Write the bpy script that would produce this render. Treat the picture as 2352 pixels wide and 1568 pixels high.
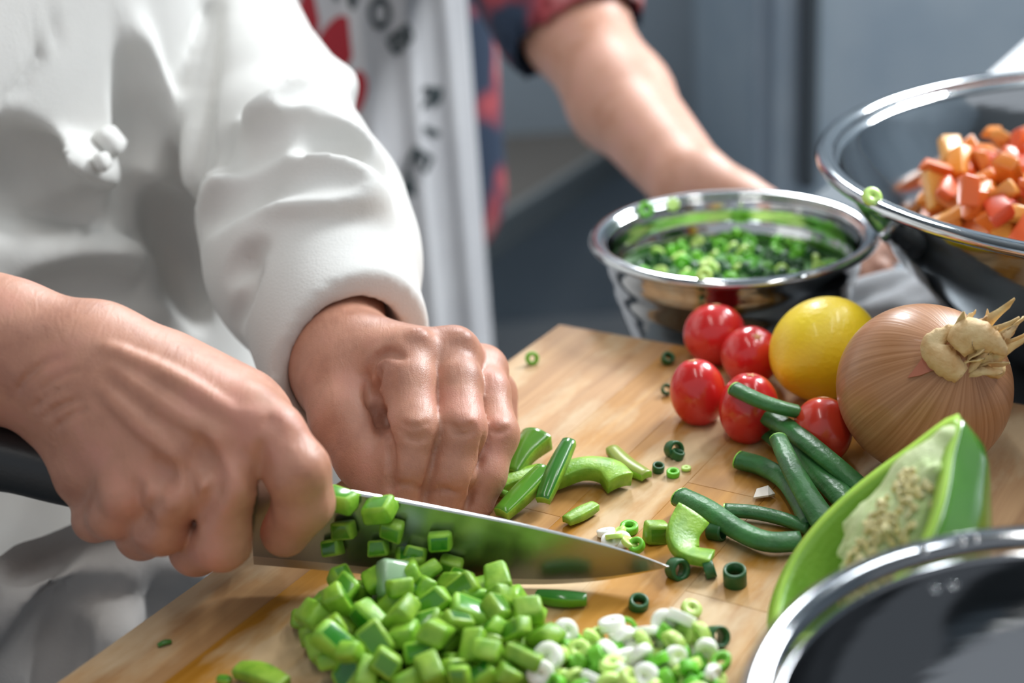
import bpy, bmesh, math, random
import numpy as np
from mathutils import Vector, Matrix, Euler, noise as mnoise

# ------------------------------------------------------------------ clearing
for o in list(bpy.data.objects):
    bpy.data.objects.remove(o)
S = bpy.context.scene
COL = S.collection

# ------------------------------------------------------------------ camera
F = 3267.0; PITCH = math.radians(23); ROLL = math.radians(4); H = 0.30
cam = bpy.data.cameras.new('camera'); camo = bpy.data.objects.new('camera', cam); COL.objects.link(camo)
cam.sensor_width = 36; cam.lens = F * 36 / 2352
_r0 = Vector((1, 0, 0)); _u0 = Vector((0, math.sin(PITCH), math.cos(PITCH))); _f = Vector((0, math.cos(PITCH), -math.sin(PITCH)))
_c, _s = math.cos(ROLL), math.sin(ROLL)
CR = _c * _r0 - _s * _u0; CU = _s * _r0 + _c * _u0
m3 = Matrix((CR, CU, -_f)).transposed()
camo.matrix_world = Matrix.Translation((0, 0, H)) @ m3.to_4x4()
cam.clip_start = 0.01; cam.clip_end = 60
cam.dof.use_dof = True; cam.dof.focus_distance = 0.585; cam.dof.aperture_fstop = 5.0; cam.dof.aperture_blades = 0
S.camera = camo

# ------------------------------------------------------------------ world and lights
w = bpy.data.worlds.new('world'); S.world = w; w.use_nodes = True
w.node_tree.nodes['Background'].inputs[0].default_value = (0.80, 0.86, 0.94, 1)
w.node_tree.nodes['Background'].inputs[1].default_value = 0.6
def area(name, loc, target, sx, sy, power, col=(1, 1, 1)):
    l = bpy.data.lights.new(name, 'AREA'); l.shape = 'RECTANGLE'; l.size = sx; l.size_y = sy; l.energy = power; l.color = col
    o = bpy.data.objects.new(name, l); COL.objects.link(o); o.location = loc
    o.rotation_euler = (Vector(target) - Vector(loc)).to_track_quat('-Z', 'Y').to_euler(); return o
area('window_daylight', (1.65, 2.05, 1.35), (0.05, 0.6, 0), 0.75, 0.75, 108, (0.93, 0.97, 1.0))
area('window_daylight', (0.22, 2.5, 1.35), (0.05, 0.6, 0), 0.22, 0.7, 24, (0.95, 0.98, 1.0))
area('ceiling_fill', (-0.25, 0.25, 1.9), (-0.25, 0.25, 0), 0.10, 1.2, 6, (1.0, 0.97, 0.93))  # unseen overhead strip, added for fill and thin streaks in the steel
area('ceiling_fill', (0.75, 0.25, 1.9), (0.75, 0.25, 0), 0.10, 1.2, 6, (1.0, 0.97, 0.93))  # second unseen strip, added for the same fill
area('ceiling_fill', (1.1, 1.2, 1.9), (1.1, 1.2, 0), 0.10, 1.2, 13, (0.92, 0.97, 1.0))  # unseen light, added to brighten the refrigerator and the far background
vs = S.view_settings; vs.view_transform = 'Standard'; vs.look = 'None'; vs.gamma = 1; vs.use_curve_mapping = False; vs.exposure = 0.0
S.cycles.use_denoising = True
S.cycles.max_bounces = 8; S.cycles.transparent_max_bounces = 6
S.cycles.sample_clamp_indirect = 6

# ------------------------------------------------------------------ pixel -> point in the room (coordinates of the 2352x1568 photograph)
def ray(px, py):
    return _f + ((px - 1176) / F) * CR + ((784 - py) / F) * CU
def at(px, py, d):
    return Vector((0, 0, H)) + ray(px, py) * d
def Bz(px, py, z=0.0):
    r = ray(px, py); return at(px, py, (z - H) / r.z)
def mmpx(p):                       # metres per pixel at a point
    return (Vector(p) - Vector((0, 0, H))).dot(_f) / F

# ------------------------------------------------------------------ materials
def lin(c):
    if isinstance(c, str):
        c = [int(c[i:i + 2], 16) / 255 for i in (0, 2, 4)]
    return tuple(x / 12.92 if x <= 0.04045 else ((x + 0.055) / 1.055) ** 2.4 for x in c[:3]) + (1.0,)
def newmat(name):
    m = bpy.data.materials.new(name); m.use_nodes = True
    return m, m.node_tree.nodes, m.node_tree.links, m.node_tree.nodes['Principled BSDF']
def mat(name, col, rough=0.5, metal=0.0, noise=None, bump=0.0, bscale=200, sss=0.0, srad=(0.01, 0.004, 0.002), spec=0.5, vary=0.0, coat=0.0, sheen=0.0):
    """noise = (second colour, scale, low, high)"""
    m, N, L, b = newmat(name)
    b.inputs['Base Color'].default_value = lin(col); b.inputs['Roughness'].default_value = rough; b.inputs['Metallic'].default_value = metal
    b.inputs['Specular IOR Level'].default_value = spec; b.inputs['Coat Weight'].default_value = coat; b.inputs['Coat Roughness'].default_value = 0.1
    b.inputs['Sheen Weight'].default_value = sheen
    if sss:
        b.inputs['Subsurface Weight'].default_value = sss; b.inputs['Subsurface Radius'].default_value = srad; b.inputs['Subsurface Scale'].default_value = 1.0
    tc = N.new('ShaderNodeTexCoord')
    last = None
    if noise:
        n = N.new('ShaderNodeTexNoise'); n.inputs['Scale'].default_value = noise[1]; n.inputs['Detail'].default_value = 4
        L.new(tc.outputs['Object'], n.inputs['Vector'])
        r = N.new('ShaderNodeValToRGB'); r.color_ramp.elements[0].position = noise[2]; r.color_ramp.elements[1].position = noise[3]
        r.color_ramp.elements[0].color = lin(col); r.color_ramp.elements[1].color = lin(noise[0])
        L.new(n.outputs['Fac'], r.inputs['Fac']); last = r.outputs['Color']; L.new(last, b.inputs['Base Color'])
    if vary:
        oi = N.new('ShaderNodeObjectInfo'); hs = N.new('ShaderNodeHueSaturation')
        mr = N.new('ShaderNodeMapRange'); mr.inputs['To Min'].default_value = 1 - vary; mr.inputs['To Max'].default_value = 1 + vary
        L.new(oi.outputs['Random'], mr.inputs['Value']); L.new(mr.outputs[0], hs.inputs['Value'])
        m2 = N.new('ShaderNodeMath'); m2.operation = 'MULTIPLY_ADD'; m2.inputs[1].default_value = vary * 0.12; m2.inputs[2].default_value = 0.5 - vary * 0.06
        L.new(oi.outputs['Random'], m2.inputs[0]); L.new(m2.outputs[0], hs.inputs['Hue'])
        if last is None: hs.inputs['Color'].default_value = lin(col)
        else: L.new(last, hs.inputs['Color'])
        L.new(hs.outputs['Color'], b.inputs['Base Color'])
    if bump:
        n2 = N.new('ShaderNodeTexNoise'); n2.inputs['Scale'].default_value = bscale; n2.inputs['Detail'].default_value = 5
        L.new(tc.outputs['Object'], n2.inputs['Vector'])
        bp = N.new('ShaderNodeBump'); bp.inputs['Strength'].default_value = bump; bp.inputs['Distance'].default_value = 0.002
        L.new(n2.outputs['Fac'], bp.inputs['Height']); L.new(bp.outputs[0], b.inputs['Normal'])
    return m

def skin_mat(name, c1, c2, c3, tone=0.5):
    m, N, L, b = newmat(name)
    tc = N.new('ShaderNodeTexCoord')
    n = N.new('ShaderNodeTexNoise'); n.inputs['Scale'].default_value = 38; n.inputs['Detail'].default_value = 5; n.inputs['Roughness'].default_value = 0.6
    L.new(tc.outputs['Object'], n.inputs['Vector'])
    r = N.new('ShaderNodeValToRGB'); e = r.color_ramp.elements
    e[0].position = 0.33; e[0].color = lin(c1); e[1].position = 0.68; e[1].color = lin(c3)
    k = e.new(0.5); k.color = lin(c2)
    L.new(n.outputs['Fac'], r.inputs['Fac']); L.new(r.outputs['Color'], b.inputs['Base Color'])
    b.inputs['Roughness'].default_value = 0.46; b.inputs['Specular IOR Level'].default_value = 0.5
    b.inputs['Subsurface Weight'].default_value = 0.22; b.inputs['Subsurface Radius'].default_value = (0.007, 0.0028, 0.0016); b.inputs['Subsurface Scale'].default_value = 1.0
    v = N.new('ShaderNodeTexVoronoi'); v.inputs['Scale'].default_value = 950; v.feature = 'DISTANCE_TO_EDGE'
    L.new(tc.outputs['Object'], v.inputs['Vector'])
    mp = N.new('ShaderNodeMapping'); mp.inputs['Scale'].default_value = (260, 60, 160); L.new(tc.outputs['Object'], mp.inputs['Vector'])
    n2 = N.new('ShaderNodeTexNoise'); n2.inputs['Scale'].default_value = 1.0; n2.inputs['Detail'].default_value = 6; n2.inputs['Distortion'].default_value = 1.2
    L.new(mp.outputs[0], n2.inputs['Vector'])
    ad = N.new('ShaderNodeMath'); ad.operation = 'MULTIPLY_ADD'; ad.inputs[1].default_value = 0.35
    L.new(v.outputs['Distance'], ad.inputs[0]); L.new(n2.outputs['Fac'], ad.inputs[2])
    bp = N.new('ShaderNodeBump'); bp.inputs['Strength'].default_value = 0.26; bp.inputs['Distance'].default_value = 0.0012
    L.new(ad.outputs[0], bp.inputs['Height']); L.new(bp.outputs[0], b.inputs['Normal'])
    return m

# ------------------------------------------------------------------ mesh helpers
def link(name, me, m=None, parent=None, smooth=True):
    o = bpy.data.objects.new(name, me); COL.objects.link(o)
    if m is not None and not me.materials:
        for mm in (m if isinstance(m, (list, tuple)) else [m]): me.materials.append(mm)
    if parent is not None: o.parent = parent
    if smooth: me.shade_smooth()
    return o
def tag(o, label=None, cat=None, group=None, kind=None):
    if label: o['label'] = label
    if cat: o['category'] = cat
    if group: o['group'] = group
    if kind: o['kind'] = kind
    return o
def empty(name, loc, label=None, cat=None, group=None):
    o = bpy.data.objects.new(name, None); COL.objects.link(o); o.location = loc; o.empty_display_size = 0.02
    return tag(o, label, cat, group)
def mesh_from(name, verts, faces, mats=None):
    me = bpy.data.meshes.new(name); me.from_pydata([tuple(v) for v in verts], [], faces)
    if mats is not None: me.polygons.foreach_set('material_index', mats)
    me.update(); return me
def box_mesh(name, sx, sy, sz, bevel=0.0, seg=2, center=(0, 0, 0)):
    bm = bmesh.new(); bmesh.ops.create_cube(bm, size=1)
    for v in bm.verts: v.co = Vector((v.co.x * sx + center[0], v.co.y * sy + center[1], v.co.z * sz + center[2]))
    if bevel: bmesh.ops.bevel(bm, geom=list(bm.edges), offset=bevel, segments=seg, profile=0.5, affect='EDGES')
    me = bpy.data.meshes.new(name); bm.to_mesh(me); bm.free(); return me
def lathe(name, prof, seg=96):
    verts, faces = [], []
    n = len(prof)
    for i in range(seg):
        a = 2 * math.pi * i / seg
        for (r, z) in prof: verts.append((r * math.cos(a), r * math.sin(a), z))
    for i in range(seg):
        j = (i + 1) % seg
        for k in range(n - 1): faces.append((i * n + k, j * n + k, j * n + k + 1, i * n + k + 1))
    bm = bmesh.new(); me = mesh_from(name, verts, faces); bm.from_mesh(me)
    bmesh.ops.remove_doubles(bm, verts=bm.verts, dist=1e-5); bmesh.ops.recalc_face_normals(bm, faces=bm.faces); bm.to_mesh(me); bm.free()
    return me
def catmull(pts, n):
    P = [Vector(p) for p in pts]; P = [2 * P[0] - P[1]] + P + [2 * P[-1] - P[-2]]
    out = []
    for i in range(1, len(P) - 2):
        for k in range(n):
            t = k / n; a, b_, c, d = P[i - 1], P[i], P[i + 1], P[i + 2]
            out.append(0.5 * ((2 * b_) + (c - a) * t + (2 * a - 5 * b_ + 4 * c - d) * t * t + (3 * b_ - a - 3 * c + d) * t ** 3))
    out.append(P[-2]); return out
def sweep(name, pts, section, scale=None, up=Vector((0, 0, 1)), mats=None, cap=True, capmat=0, n=6, closed=True, roll=None):
    """sweep a closed 2-D section (side, up) along points; mats = material index per section edge"""
    P = catmull(pts, n); m = len(section); verts = []; faces = []; mi = []
    for i, p in enumerate(P):
        t = (P[min(i + 1, len(P) - 1)] - P[max(i - 1, 0)]).normalized()
        s = t.cross(up).normalized(); u = s.cross(t)
        f = i / (len(P) - 1)
        if roll:
            q = Matrix.Rotation(roll(f), 3, t); s = q @ s; u = q @ u
        k = scale(f) if scale else 1.0
        for (a, b_) in section: verts.append(p + s * a * k + u * b_ * k)
    for i in range(len(P) - 1):
        for j in range(m):
            j2 = (j + 1) % m
            faces.append((i * m + j, i * m + j2, (i + 1) * m + j2, (i + 1) * m + j)); mi.append(mats[j] if mats else 0)
    if cap:
        faces.append(tuple(reversed(range(m)))); mi.append(capmat)
        faces.append(tuple(range((len(P) - 1) * m, len(P) * m))); mi.append(capmat)
    me = mesh_from(name, verts, faces, mi)
    bm = bmesh.new(); bm.from_mesh(me); bmesh.ops.recalc_face_normals(bm, faces=bm.faces); bm.to_mesh(me); bm.free()
    return me

# ------------------------------------------------------------------ signed distance sculpting
class Field:
    def __init__(s, xs, ys, zs):
        s.x, s.y, s.z = [np.asarray(a, dtype=np.float32) for a in (xs, ys, zs)]
        s.D = np.full((len(xs), len(ys), len(zs)), 0.3, dtype=np.float32)
    def blank(s):
        f = Field.__new__(Field); f.x, f.y, f.z = s.x, s.y, s.z; f.D = np.full_like(s.D, 0.3); return f
    def sl(s, lo, hi):
        r = []
        for a, l, h in zip((s.x, s.y, s.z), lo, hi):
            i0 = max(0, int(np.searchsorted(a, l)) - 1); i1 = min(len(a), int(np.searchsorted(a, h)) + 1); r.append(slice(i0, max(i1, i0)))
        return tuple(r)
    def sub(s, lo, hi):
        q = s.sl(lo, hi); return q, s.x[q[0]][:, None, None], s.y[q[1]][None, :, None], s.z[q[2]][None, None, :]
    def comb(s, q, d, k, op):
        A = s.D[q]
        if op == 'u':
            if k > 0: h = np.maximum(k - np.abs(A - d), 0) / k; s.D[q] = np.minimum(A, d) - h * h * k / 4
            else: s.D[q] = np.minimum(A, d)
        elif op == 'i':
            s.D[q] = np.maximum(A, d)
        else:
            d = -d
            if k > 0: h = np.maximum(k - np.abs(A - d), 0) / k; s.D[q] = np.maximum(A, d) + h * h * k / 4
            else: s.D[q] = np.maximum(A, d)
    def cap(s, a, b, ra, rb=None, k=0.004, op='u'):
        rb = ra if rb is None else rb
        a = np.array(a, dtype=np.float32); b = np.array(b, dtype=np.float32); m = max(ra, rb) + k + 0.012
        q, X, Y, Z = s.sub(np.minimum(a, b) - m, np.maximum(a, b) + m)
        if any(v.stop - v.start <= 0 for v in q): return
        ba = b - a; L = float(ba @ ba) + 1e-12
        px, py, pz = X - a[0], Y - a[1], Z - a[2]
        h = np.clip((px * ba[0] + py * ba[1] + pz * ba[2]) / L, 0, 1)
        d = np.sqrt((px - ba[0] * h) ** 2 + (py - ba[1] * h) ** 2 + (pz - ba[2] * h) ** 2) - (ra + (rb - ra) * h)
        s.comb(q, d, k, op)
    def chain(s, pts, rs, k=0.004, op='u'):
        for i in range(len(pts) - 1): s.cap(pts[i], pts[i + 1], rs[i], rs[i + 1], k, op)
    def rbox(s, c, half, R, r, k=0.01, op='u'):
        """rounded box, R = 3x3 with columns the box axes"""
        c = np.array(c, dtype=np.float32); R = np.array(R, dtype=np.float32)
        ext = np.abs(R) @ np.array(half) + k + 0.015
        q, X, Y, Z = s.sub(c - ext, c + ext)
        if any(v.stop - v.start <= 0 for v in q): return
        px, py, pz = X - c[0], Y - c[1], Z - c[2]
        o = 0; mx = None
        for i in range(3):
            e = np.abs(px * R[0, i] + py * R[1, i] + pz * R[2, i]) - (half[i] - r)
            o = o + np.maximum(e, 0) ** 2; mx = e if mx is None else np.maximum(mx, e)
        s.comb(q, np.sqrt(o) + np.minimum(mx, 0) - r, k, op)
    def merge(s, f, k):
        m = (f.D < 0.05 + k)
        h = np.maximum(k - np.abs(s.D - f.D), 0) / k if k > 0 else 0
        s.D = np.where(m, np.minimum(s.D, f.D) - h * h * k / 4, s.D).astype(np.float32)
    def sample(s, P):
        P = np.atleast_2d(np.asarray(P, dtype=np.float32)); idx = []; fr = []
        for a, v in zip((s.x, s.y, s.z), P.T):
            i = np.clip(np.searchsorted(a, v) - 1, 0, len(a) - 2); idx.append(i); fr.append(np.clip((v - a[i]) / (a[i + 1] - a[i]), 0, 1))
        r = 0
        for dx in (0, 1):
            for dy in (0, 1):
                for dz in (0, 1):
                    wgt = (fr[0] if dx else 1 - fr[0]) * (fr[1] if dy else 1 - fr[1]) * (fr[2] if dz else 1 - fr[2])
                    r = r + wgt * s.D[idx[0] + dx, idx[1] + dy, idx[2] + dz]
        return r
    def hit(s, px, py, d0=0.35, d1=1.5):
        r = np.array(ray(px, py)); t = np.arange(d0, d1, 0.0006); P = np.array([0, 0, H]) + t[:, None] * r
        inb = (P[:, 0] > s.x[0]) & (P[:, 0] < s.x[-1]) & (P[:, 1] > s.y[0]) & (P[:, 1] < s.y[-1]) & (P[:, 2] > s.z[0]) & (P[:, 2] < s.z[-1])
        v = s.sample(P); v[~inb] = 1
        w_ = np.where(v < 0)[0]
        if len(w_) == 0: return None
        return float(t[w_[0]])
    def line(s, pix, r, k, op='u', off=0.0, r2=None):
        """a ridge ('u') or groove ('s') laid on the surface seen along the pixel polyline"""
        P = []; Z = [Vector((a, b, 0)) for a, b in pix]
        if len(Z) > 2: Z = catmull(Z, 5)
        else: Z = [Z[0].lerp(Z[1], i / 4) for i in range(5)]
        for (px, py, _z) in Z:
            t = s.hit(px, py)
            if t is not None: P.append(at(px, py, t + off))
        n = len(P)
        for i in range(n - 1):
            f0, f1 = i / (n - 1), (i + 1) / (n - 1)
            tap = lambda f: r * (0.25 + 0.75 * math.sin(math.pi * min(max(f, 0.03), 0.97)))
            s.cap(P[i], P[i + 1], tap(f0), tap(f1), k, op)
    def mesh(s, name, smooth=1):
        D = s.D; ins = D < 0
        c = ins[:-1, :-1, :-1].astype(np.int8)
        for dx in (0, 1):
            for dy in (0, 1):
                for dz in (0, 1):
                    if dx + dy + dz: c = c + ins[dx:D.shape[0] - 1 + dx, dy:D.shape[1] - 1 + dy, dz:D.shape[2] - 1 + dz]
        act = (c > 0) & (c < 8); I = np.argwhere(act); idm = np.full(act.shape, -1, dtype=np.int32); idm[act] = np.arange(len(I))
        cor = [(dx, dy, dz) for dx in (0, 1) for dy in (0, 1) for dz in (0, 1)]
        V = {k: D[I[:, 0] + k[0], I[:, 1] + k[1], I[:, 2] + k[2]] for k in cor}
        acc = np.zeros((len(I), 3)); cnt = np.zeros(len(I))
        for a in cor:
            for ax in range(3):
                if a[ax] == 0:
                    b = tuple(v + (1 if i == ax else 0) for i, v in enumerate(a))
                    m = (V[a] < 0) != (V[b] < 0); t = np.where(m, V[a] / np.where(m, V[a] - V[b], 1), 0)
                    p = np.tile(np.array(a, float), (len(I), 1)); p[:, ax] += t
                    acc[m] += p[m]; cnt[m] += 1
        P = I + acc / cnt[:, None]
        W = np.stack([np.interp(P[:, i], np.arange(len(g)), g) for i, g in enumerate((s.x, s.y, s.z))], -1)
        Q = []
        for ax in range(3):
            n = D.shape
            lo = [slice(1, n[i] - 1) for i in range(3)]; hi = list(lo)
            lo[ax] = slice(0, n[ax] - 1); hi[ax] = slice(1, n[ax])
            A, B_ = ins[tuple(lo)], ins[tuple(hi)]
            J = np.argwhere(A != B_); flip = A[J[:, 0], J[:, 1], J[:, 2]]
            o1, o2 = [i for i in range(3) if i != ax]
            if ax == 1: o1, o2 = o2, o1
            def cell(d1, d2):
                K = J.copy()
                K[:, o1] += d1; K[:, o2] += d2
                return idm[K[:, 0], K[:, 1], K[:, 2]]
            q = np.stack([cell(0, 0), cell(1, 0), cell(1, 1), cell(0, 1)], -1)
            q[~flip] = q[~flip][:, ::-1]; Q.append(q)
        Q = np.concatenate(Q); Q = Q[(Q >= 0).all(1)]
        for _ in range(smooth):
            s1 = np.zeros_like(W); c1 = np.zeros(len(W))
            for i in range(4):
                a, b = Q[:, i], Q[:, (i + 1) % 4]
                for d in range(3): s1[:, d] += np.bincount(a, W[b, d], len(W)) + np.bincount(b, W[a, d], len(W))
                c1 += np.bincount(a, minlength=len(W)) + np.bincount(b, minlength=len(W))
            W = W * 0.5 + 0.5 * s1 / np.maximum(c1, 1)[:, None]
        me = bpy.data.meshes.new(name); me.vertices.add(len(W)); me.vertices.foreach_set('co', W.ravel())
        me.loops.add(len(Q) * 4); me.loops.foreach_set('vertex_index', Q.ravel().astype(np.int32))
        me.polygons.add(len(Q)); me.polygons.foreach_set('loop_start', np.arange(len(Q), dtype=np.int32) * 4)
        me.update(calc_edges=True); me.validate(); return me

def axis(segs):
    """grid coordinates from (start, end, step) zones with a growing step outside"""
    out = []
    for a, b, st in segs:
        n = max(1, int(round((b - a) / st))); out.extend(np.linspace(a, b, n, endpoint=False))
    out.append(segs[-1][1]); return np.array(out)
# ------------------------------------------------------------------ the room
M_floor = mat('floor_tile', '5c6369', 0.5, noise=('50575c', 6, .35, .65))
M_wall = mat('wall_paint', 'a8b5bf', 0.6, noise=('9ba8b2', 3, .3, .7))
M_steel_dark = mat('counter_steel', '70777c', 0.42, 0.7, noise=('7c8287', 30, .3, .7), bump=0.05, bscale=300)
M_steel_door = mat('door_steel', 'bccad4', 0.5, 0.0, noise=('a9bac8', 8, .3, .7))
M_black = mat('grey_rubber', '4a5258', 0.6)
M_whitetrim = mat('window_trim', 'd8dcde', 0.5)
def struct(name, me, m, smooth=False): return tag(link(name, me, m, None, smooth), kind='structure')
FZ = -0.92
f = struct('floor', box_mesh('floor', 6.2, 6.2, 0.1), M_floor); f.location = (0, 1.2, FZ - 0.05)
WY = 2.75
for nm, c, s_ in (('wall_back', (0, WY + 0.06, 0.5), (6.2, 0.12, 2.94)), ('wall_right', (2.9, 1.2, 0.5), (0.12, 3.2, 2.94))):
    o = struct(nm, box_mesh(nm, *s_), M_wall); o.location = c
o = struct('ceiling', box_mesh('ceiling', 6.2, 3.6, 0.1), mat('ceiling_paint', '74787a', .7)); o.location = (0, 1.1, 2.02)
o = struct('wall_left', box_mesh('wall_left', 0.12, 3.2, 2.94), M_wall); o.location = (-2.9, 1.2, 0.5)
bb = struct('baseboard_back', box_mesh('baseboard_back', 5.6, 0.02, 0.1, 0.004), M_whitetrim); bb.location = (0, WY - 0.01, FZ + 0.05)
# windows: a frame around a bright pane of daylight
m_pane, N_, L_, b_ = newmat('daylight_pane')
b_.inputs['Emission Color'].default_value = (0.85, 0.93, 1, 1); b_.inputs['Emission Strength'].default_value = 1.6
for i, (cx, wd) in enumerate(((1.85, 1.0), (0.28, 0.36))):
    e = empty('window_%d' % (i + 1), (cx, WY - 0.02, 1.38)); e['kind'] = 'structure'
    p = link('pane', box_mesh('pane', wd, 0.006, 0.92), m_pane, e, False); p.location = (0, 0.012, 0)
    for sx, sz, lx, lz in ((wd + 0.1, 0.05, 0, 0.485), (wd + 0.1, 0.05, 0, -0.485), (0.05, 0.92, -wd / 2 - 0.025, 0), (0.05, 0.92, wd / 2 + 0.025, 0), (0.03, 0.92, 0, 0)):
        q = link('frame', box_mesh('frame', sx, 0.035, sz, 0.004), M_whitetrim, e, False); q.location = (lx, 0, lz)
for sx in (-1.0, 0.9):                                      # the added ceiling fill lights have no fixtures
    pass

# directions of the worktop: a runs along the left edge of the board towards the camera, b to the right
CORNER = Bz(1285, 745, 0)
_lb = Bz(130, 1568, 0)
AV = (_lb - CORNER).normalized(); BV = Vector((-AV.y, AV.x, 0)); BV = BV if BV.x > 0 else -BV
RB = Matrix((BV, AV, Vector((0, 0, 1)).cross(Vector((0, 0, 1))) + Vector((0, 0, 1)))).transposed()   # columns b, a, z
if RB.determinant() < 0: RB = Matrix((BV, -AV, Vector((0, 0, 1)))).transposed()
def BA(b, a, z=0.0): return CORNER + BV * b + AV * a + Vector((0, 0, z))
BROT = Matrix(((BV.x, -AV.x, 0), (BV.y, -AV.y, 0), (0, 0, 1)))      # right handed: b, -a, z
def put(o, loc): o.matrix_world = Matrix.Translation(loc) @ BROT.to_4x4(); return o
BT = 0.03                                                   # thickness of the board
ct = empty('kitchen_worktable', BA(0.5, -0.1, FZ), 'dark steel worktable under the wooden cutting board', 'table')
def child(o, parent):
    mw = o.matrix_world.copy(); o.parent = parent
    bpy.context.view_layer.update(); o.matrix_parent_inverse = parent.matrix_world.inverted(); return o
def placed(name, me, m, loc, parent=None, rot=None, smooth=False):
    o = link(name, me, m, None, smooth); o.location = loc
    if rot is not None: o.rotation_euler = rot
    if parent is not None:
        o.parent = parent
        o.matrix_parent_inverse = (Matrix.Translation(parent.location) @ parent.rotation_euler.to_matrix().to_4x4()).inverted()
    return o
ba_rot = BROT.to_euler()
W_, L0, L1 = 1.15, -0.75, 0.62
placed('table_top', box_mesh('table_top', W_, L1 - L0, 0.035, 0.004), M_steel_dark, BA(0.012 + W_ / 2, (L0 + L1) / 2, -BT - 0.0175), ct, ba_rot)
placed('undershelf', box_mesh('undershelf', W_ - .1, L1 - L0 - .1, 0.02, 0.004), M_steel_dark, BA(0.012 + W_ / 2, (L0 + L1) / 2, -0.66), ct, ba_rot)
for bb_ in (0.06, W_ - 0.04):
    for aa_ in (L0 + 0.05, L1 - 0.05):
        placed('leg', box_mesh('leg', 0.045, 0.045, -FZ - BT - 0.035, 0.006), M_steel_door, BA(bb_, aa_, (FZ - BT - 0.035) / 2), ct, ba_rot)

# far equipment: a steel cold cabinet on the right and a low steel shelf on the left
fr = empty('steel_refrigerator', (1.0, 2.2, FZ), 'tall blue-grey steel refrigerator with doors, far behind the bowls', 'refrigerator')
placed('cabinet_body', box_mesh('cabinet_body', 1.5, 0.6, 1.95, 0.01), M_steel_door, (1.12, 2.3, FZ + 1.0), fr)
for i in range(3):
    d = placed('door', box_mesh('door', 0.47, 0.035, 1.8, 0.01), M_steel_door, (0.625 + 0.495 * i, 1.98, FZ + 1.0), fr)
    hnd = placed('handle', box_mesh('handle', 0.025, 0.03, 0.5, 0.008), M_black, (0.625 + 0.495 * i - 0.19, 1.945, FZ + 0.85)); hnd.parent = d; hnd.matrix_parent_inverse = Matrix.Translation(d.location).inverted()
p0, p1 = Bz(1080, 548, -0.42), Bz(1430, 330, -0.42)
sd = (p1 - p0).normalized(); sn = Vector((-sd.y, sd.x, 0)); 
mid = (p0 + p1) / 2 + sn * 0.22
sh = empty('low_steel_shelf', (mid.x, mid.y, FZ), 'low grey steel shelf seen between the apron and the bare forearm', 'shelf')
rz = Euler((0, 0, math.atan2(sd.y, sd.x)))
placed('shelf_board', box_mesh('shelf_board', 2.2, 0.44, 0.03, 0.005), mat('shelf_steel', '6b6660', 0.5, 0.3), (mid.x, mid.y, -0.44), sh, rz)
placed('front_lip', box_mesh('front_lip', 2.2, 0.018, 0.06, 0.004), mat('lip_steel', '8f9494', 0.4, 0.6), tuple((p0 + p1) / 2 + Vector((0, 0, -0.02))), sh, rz)
for t_ in (-0.95, 0.95):
    for q_ in (-0.18, 0.18):
        c_ = mid + sd * t_ + sn * q_; placed('leg', box_mesh('leg', 0.04, 0.04, -FZ - 0.455, 0.004), M_steel_door, (c_.x, c_.y, (FZ - 0.455) / 2), sh, rz)

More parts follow.
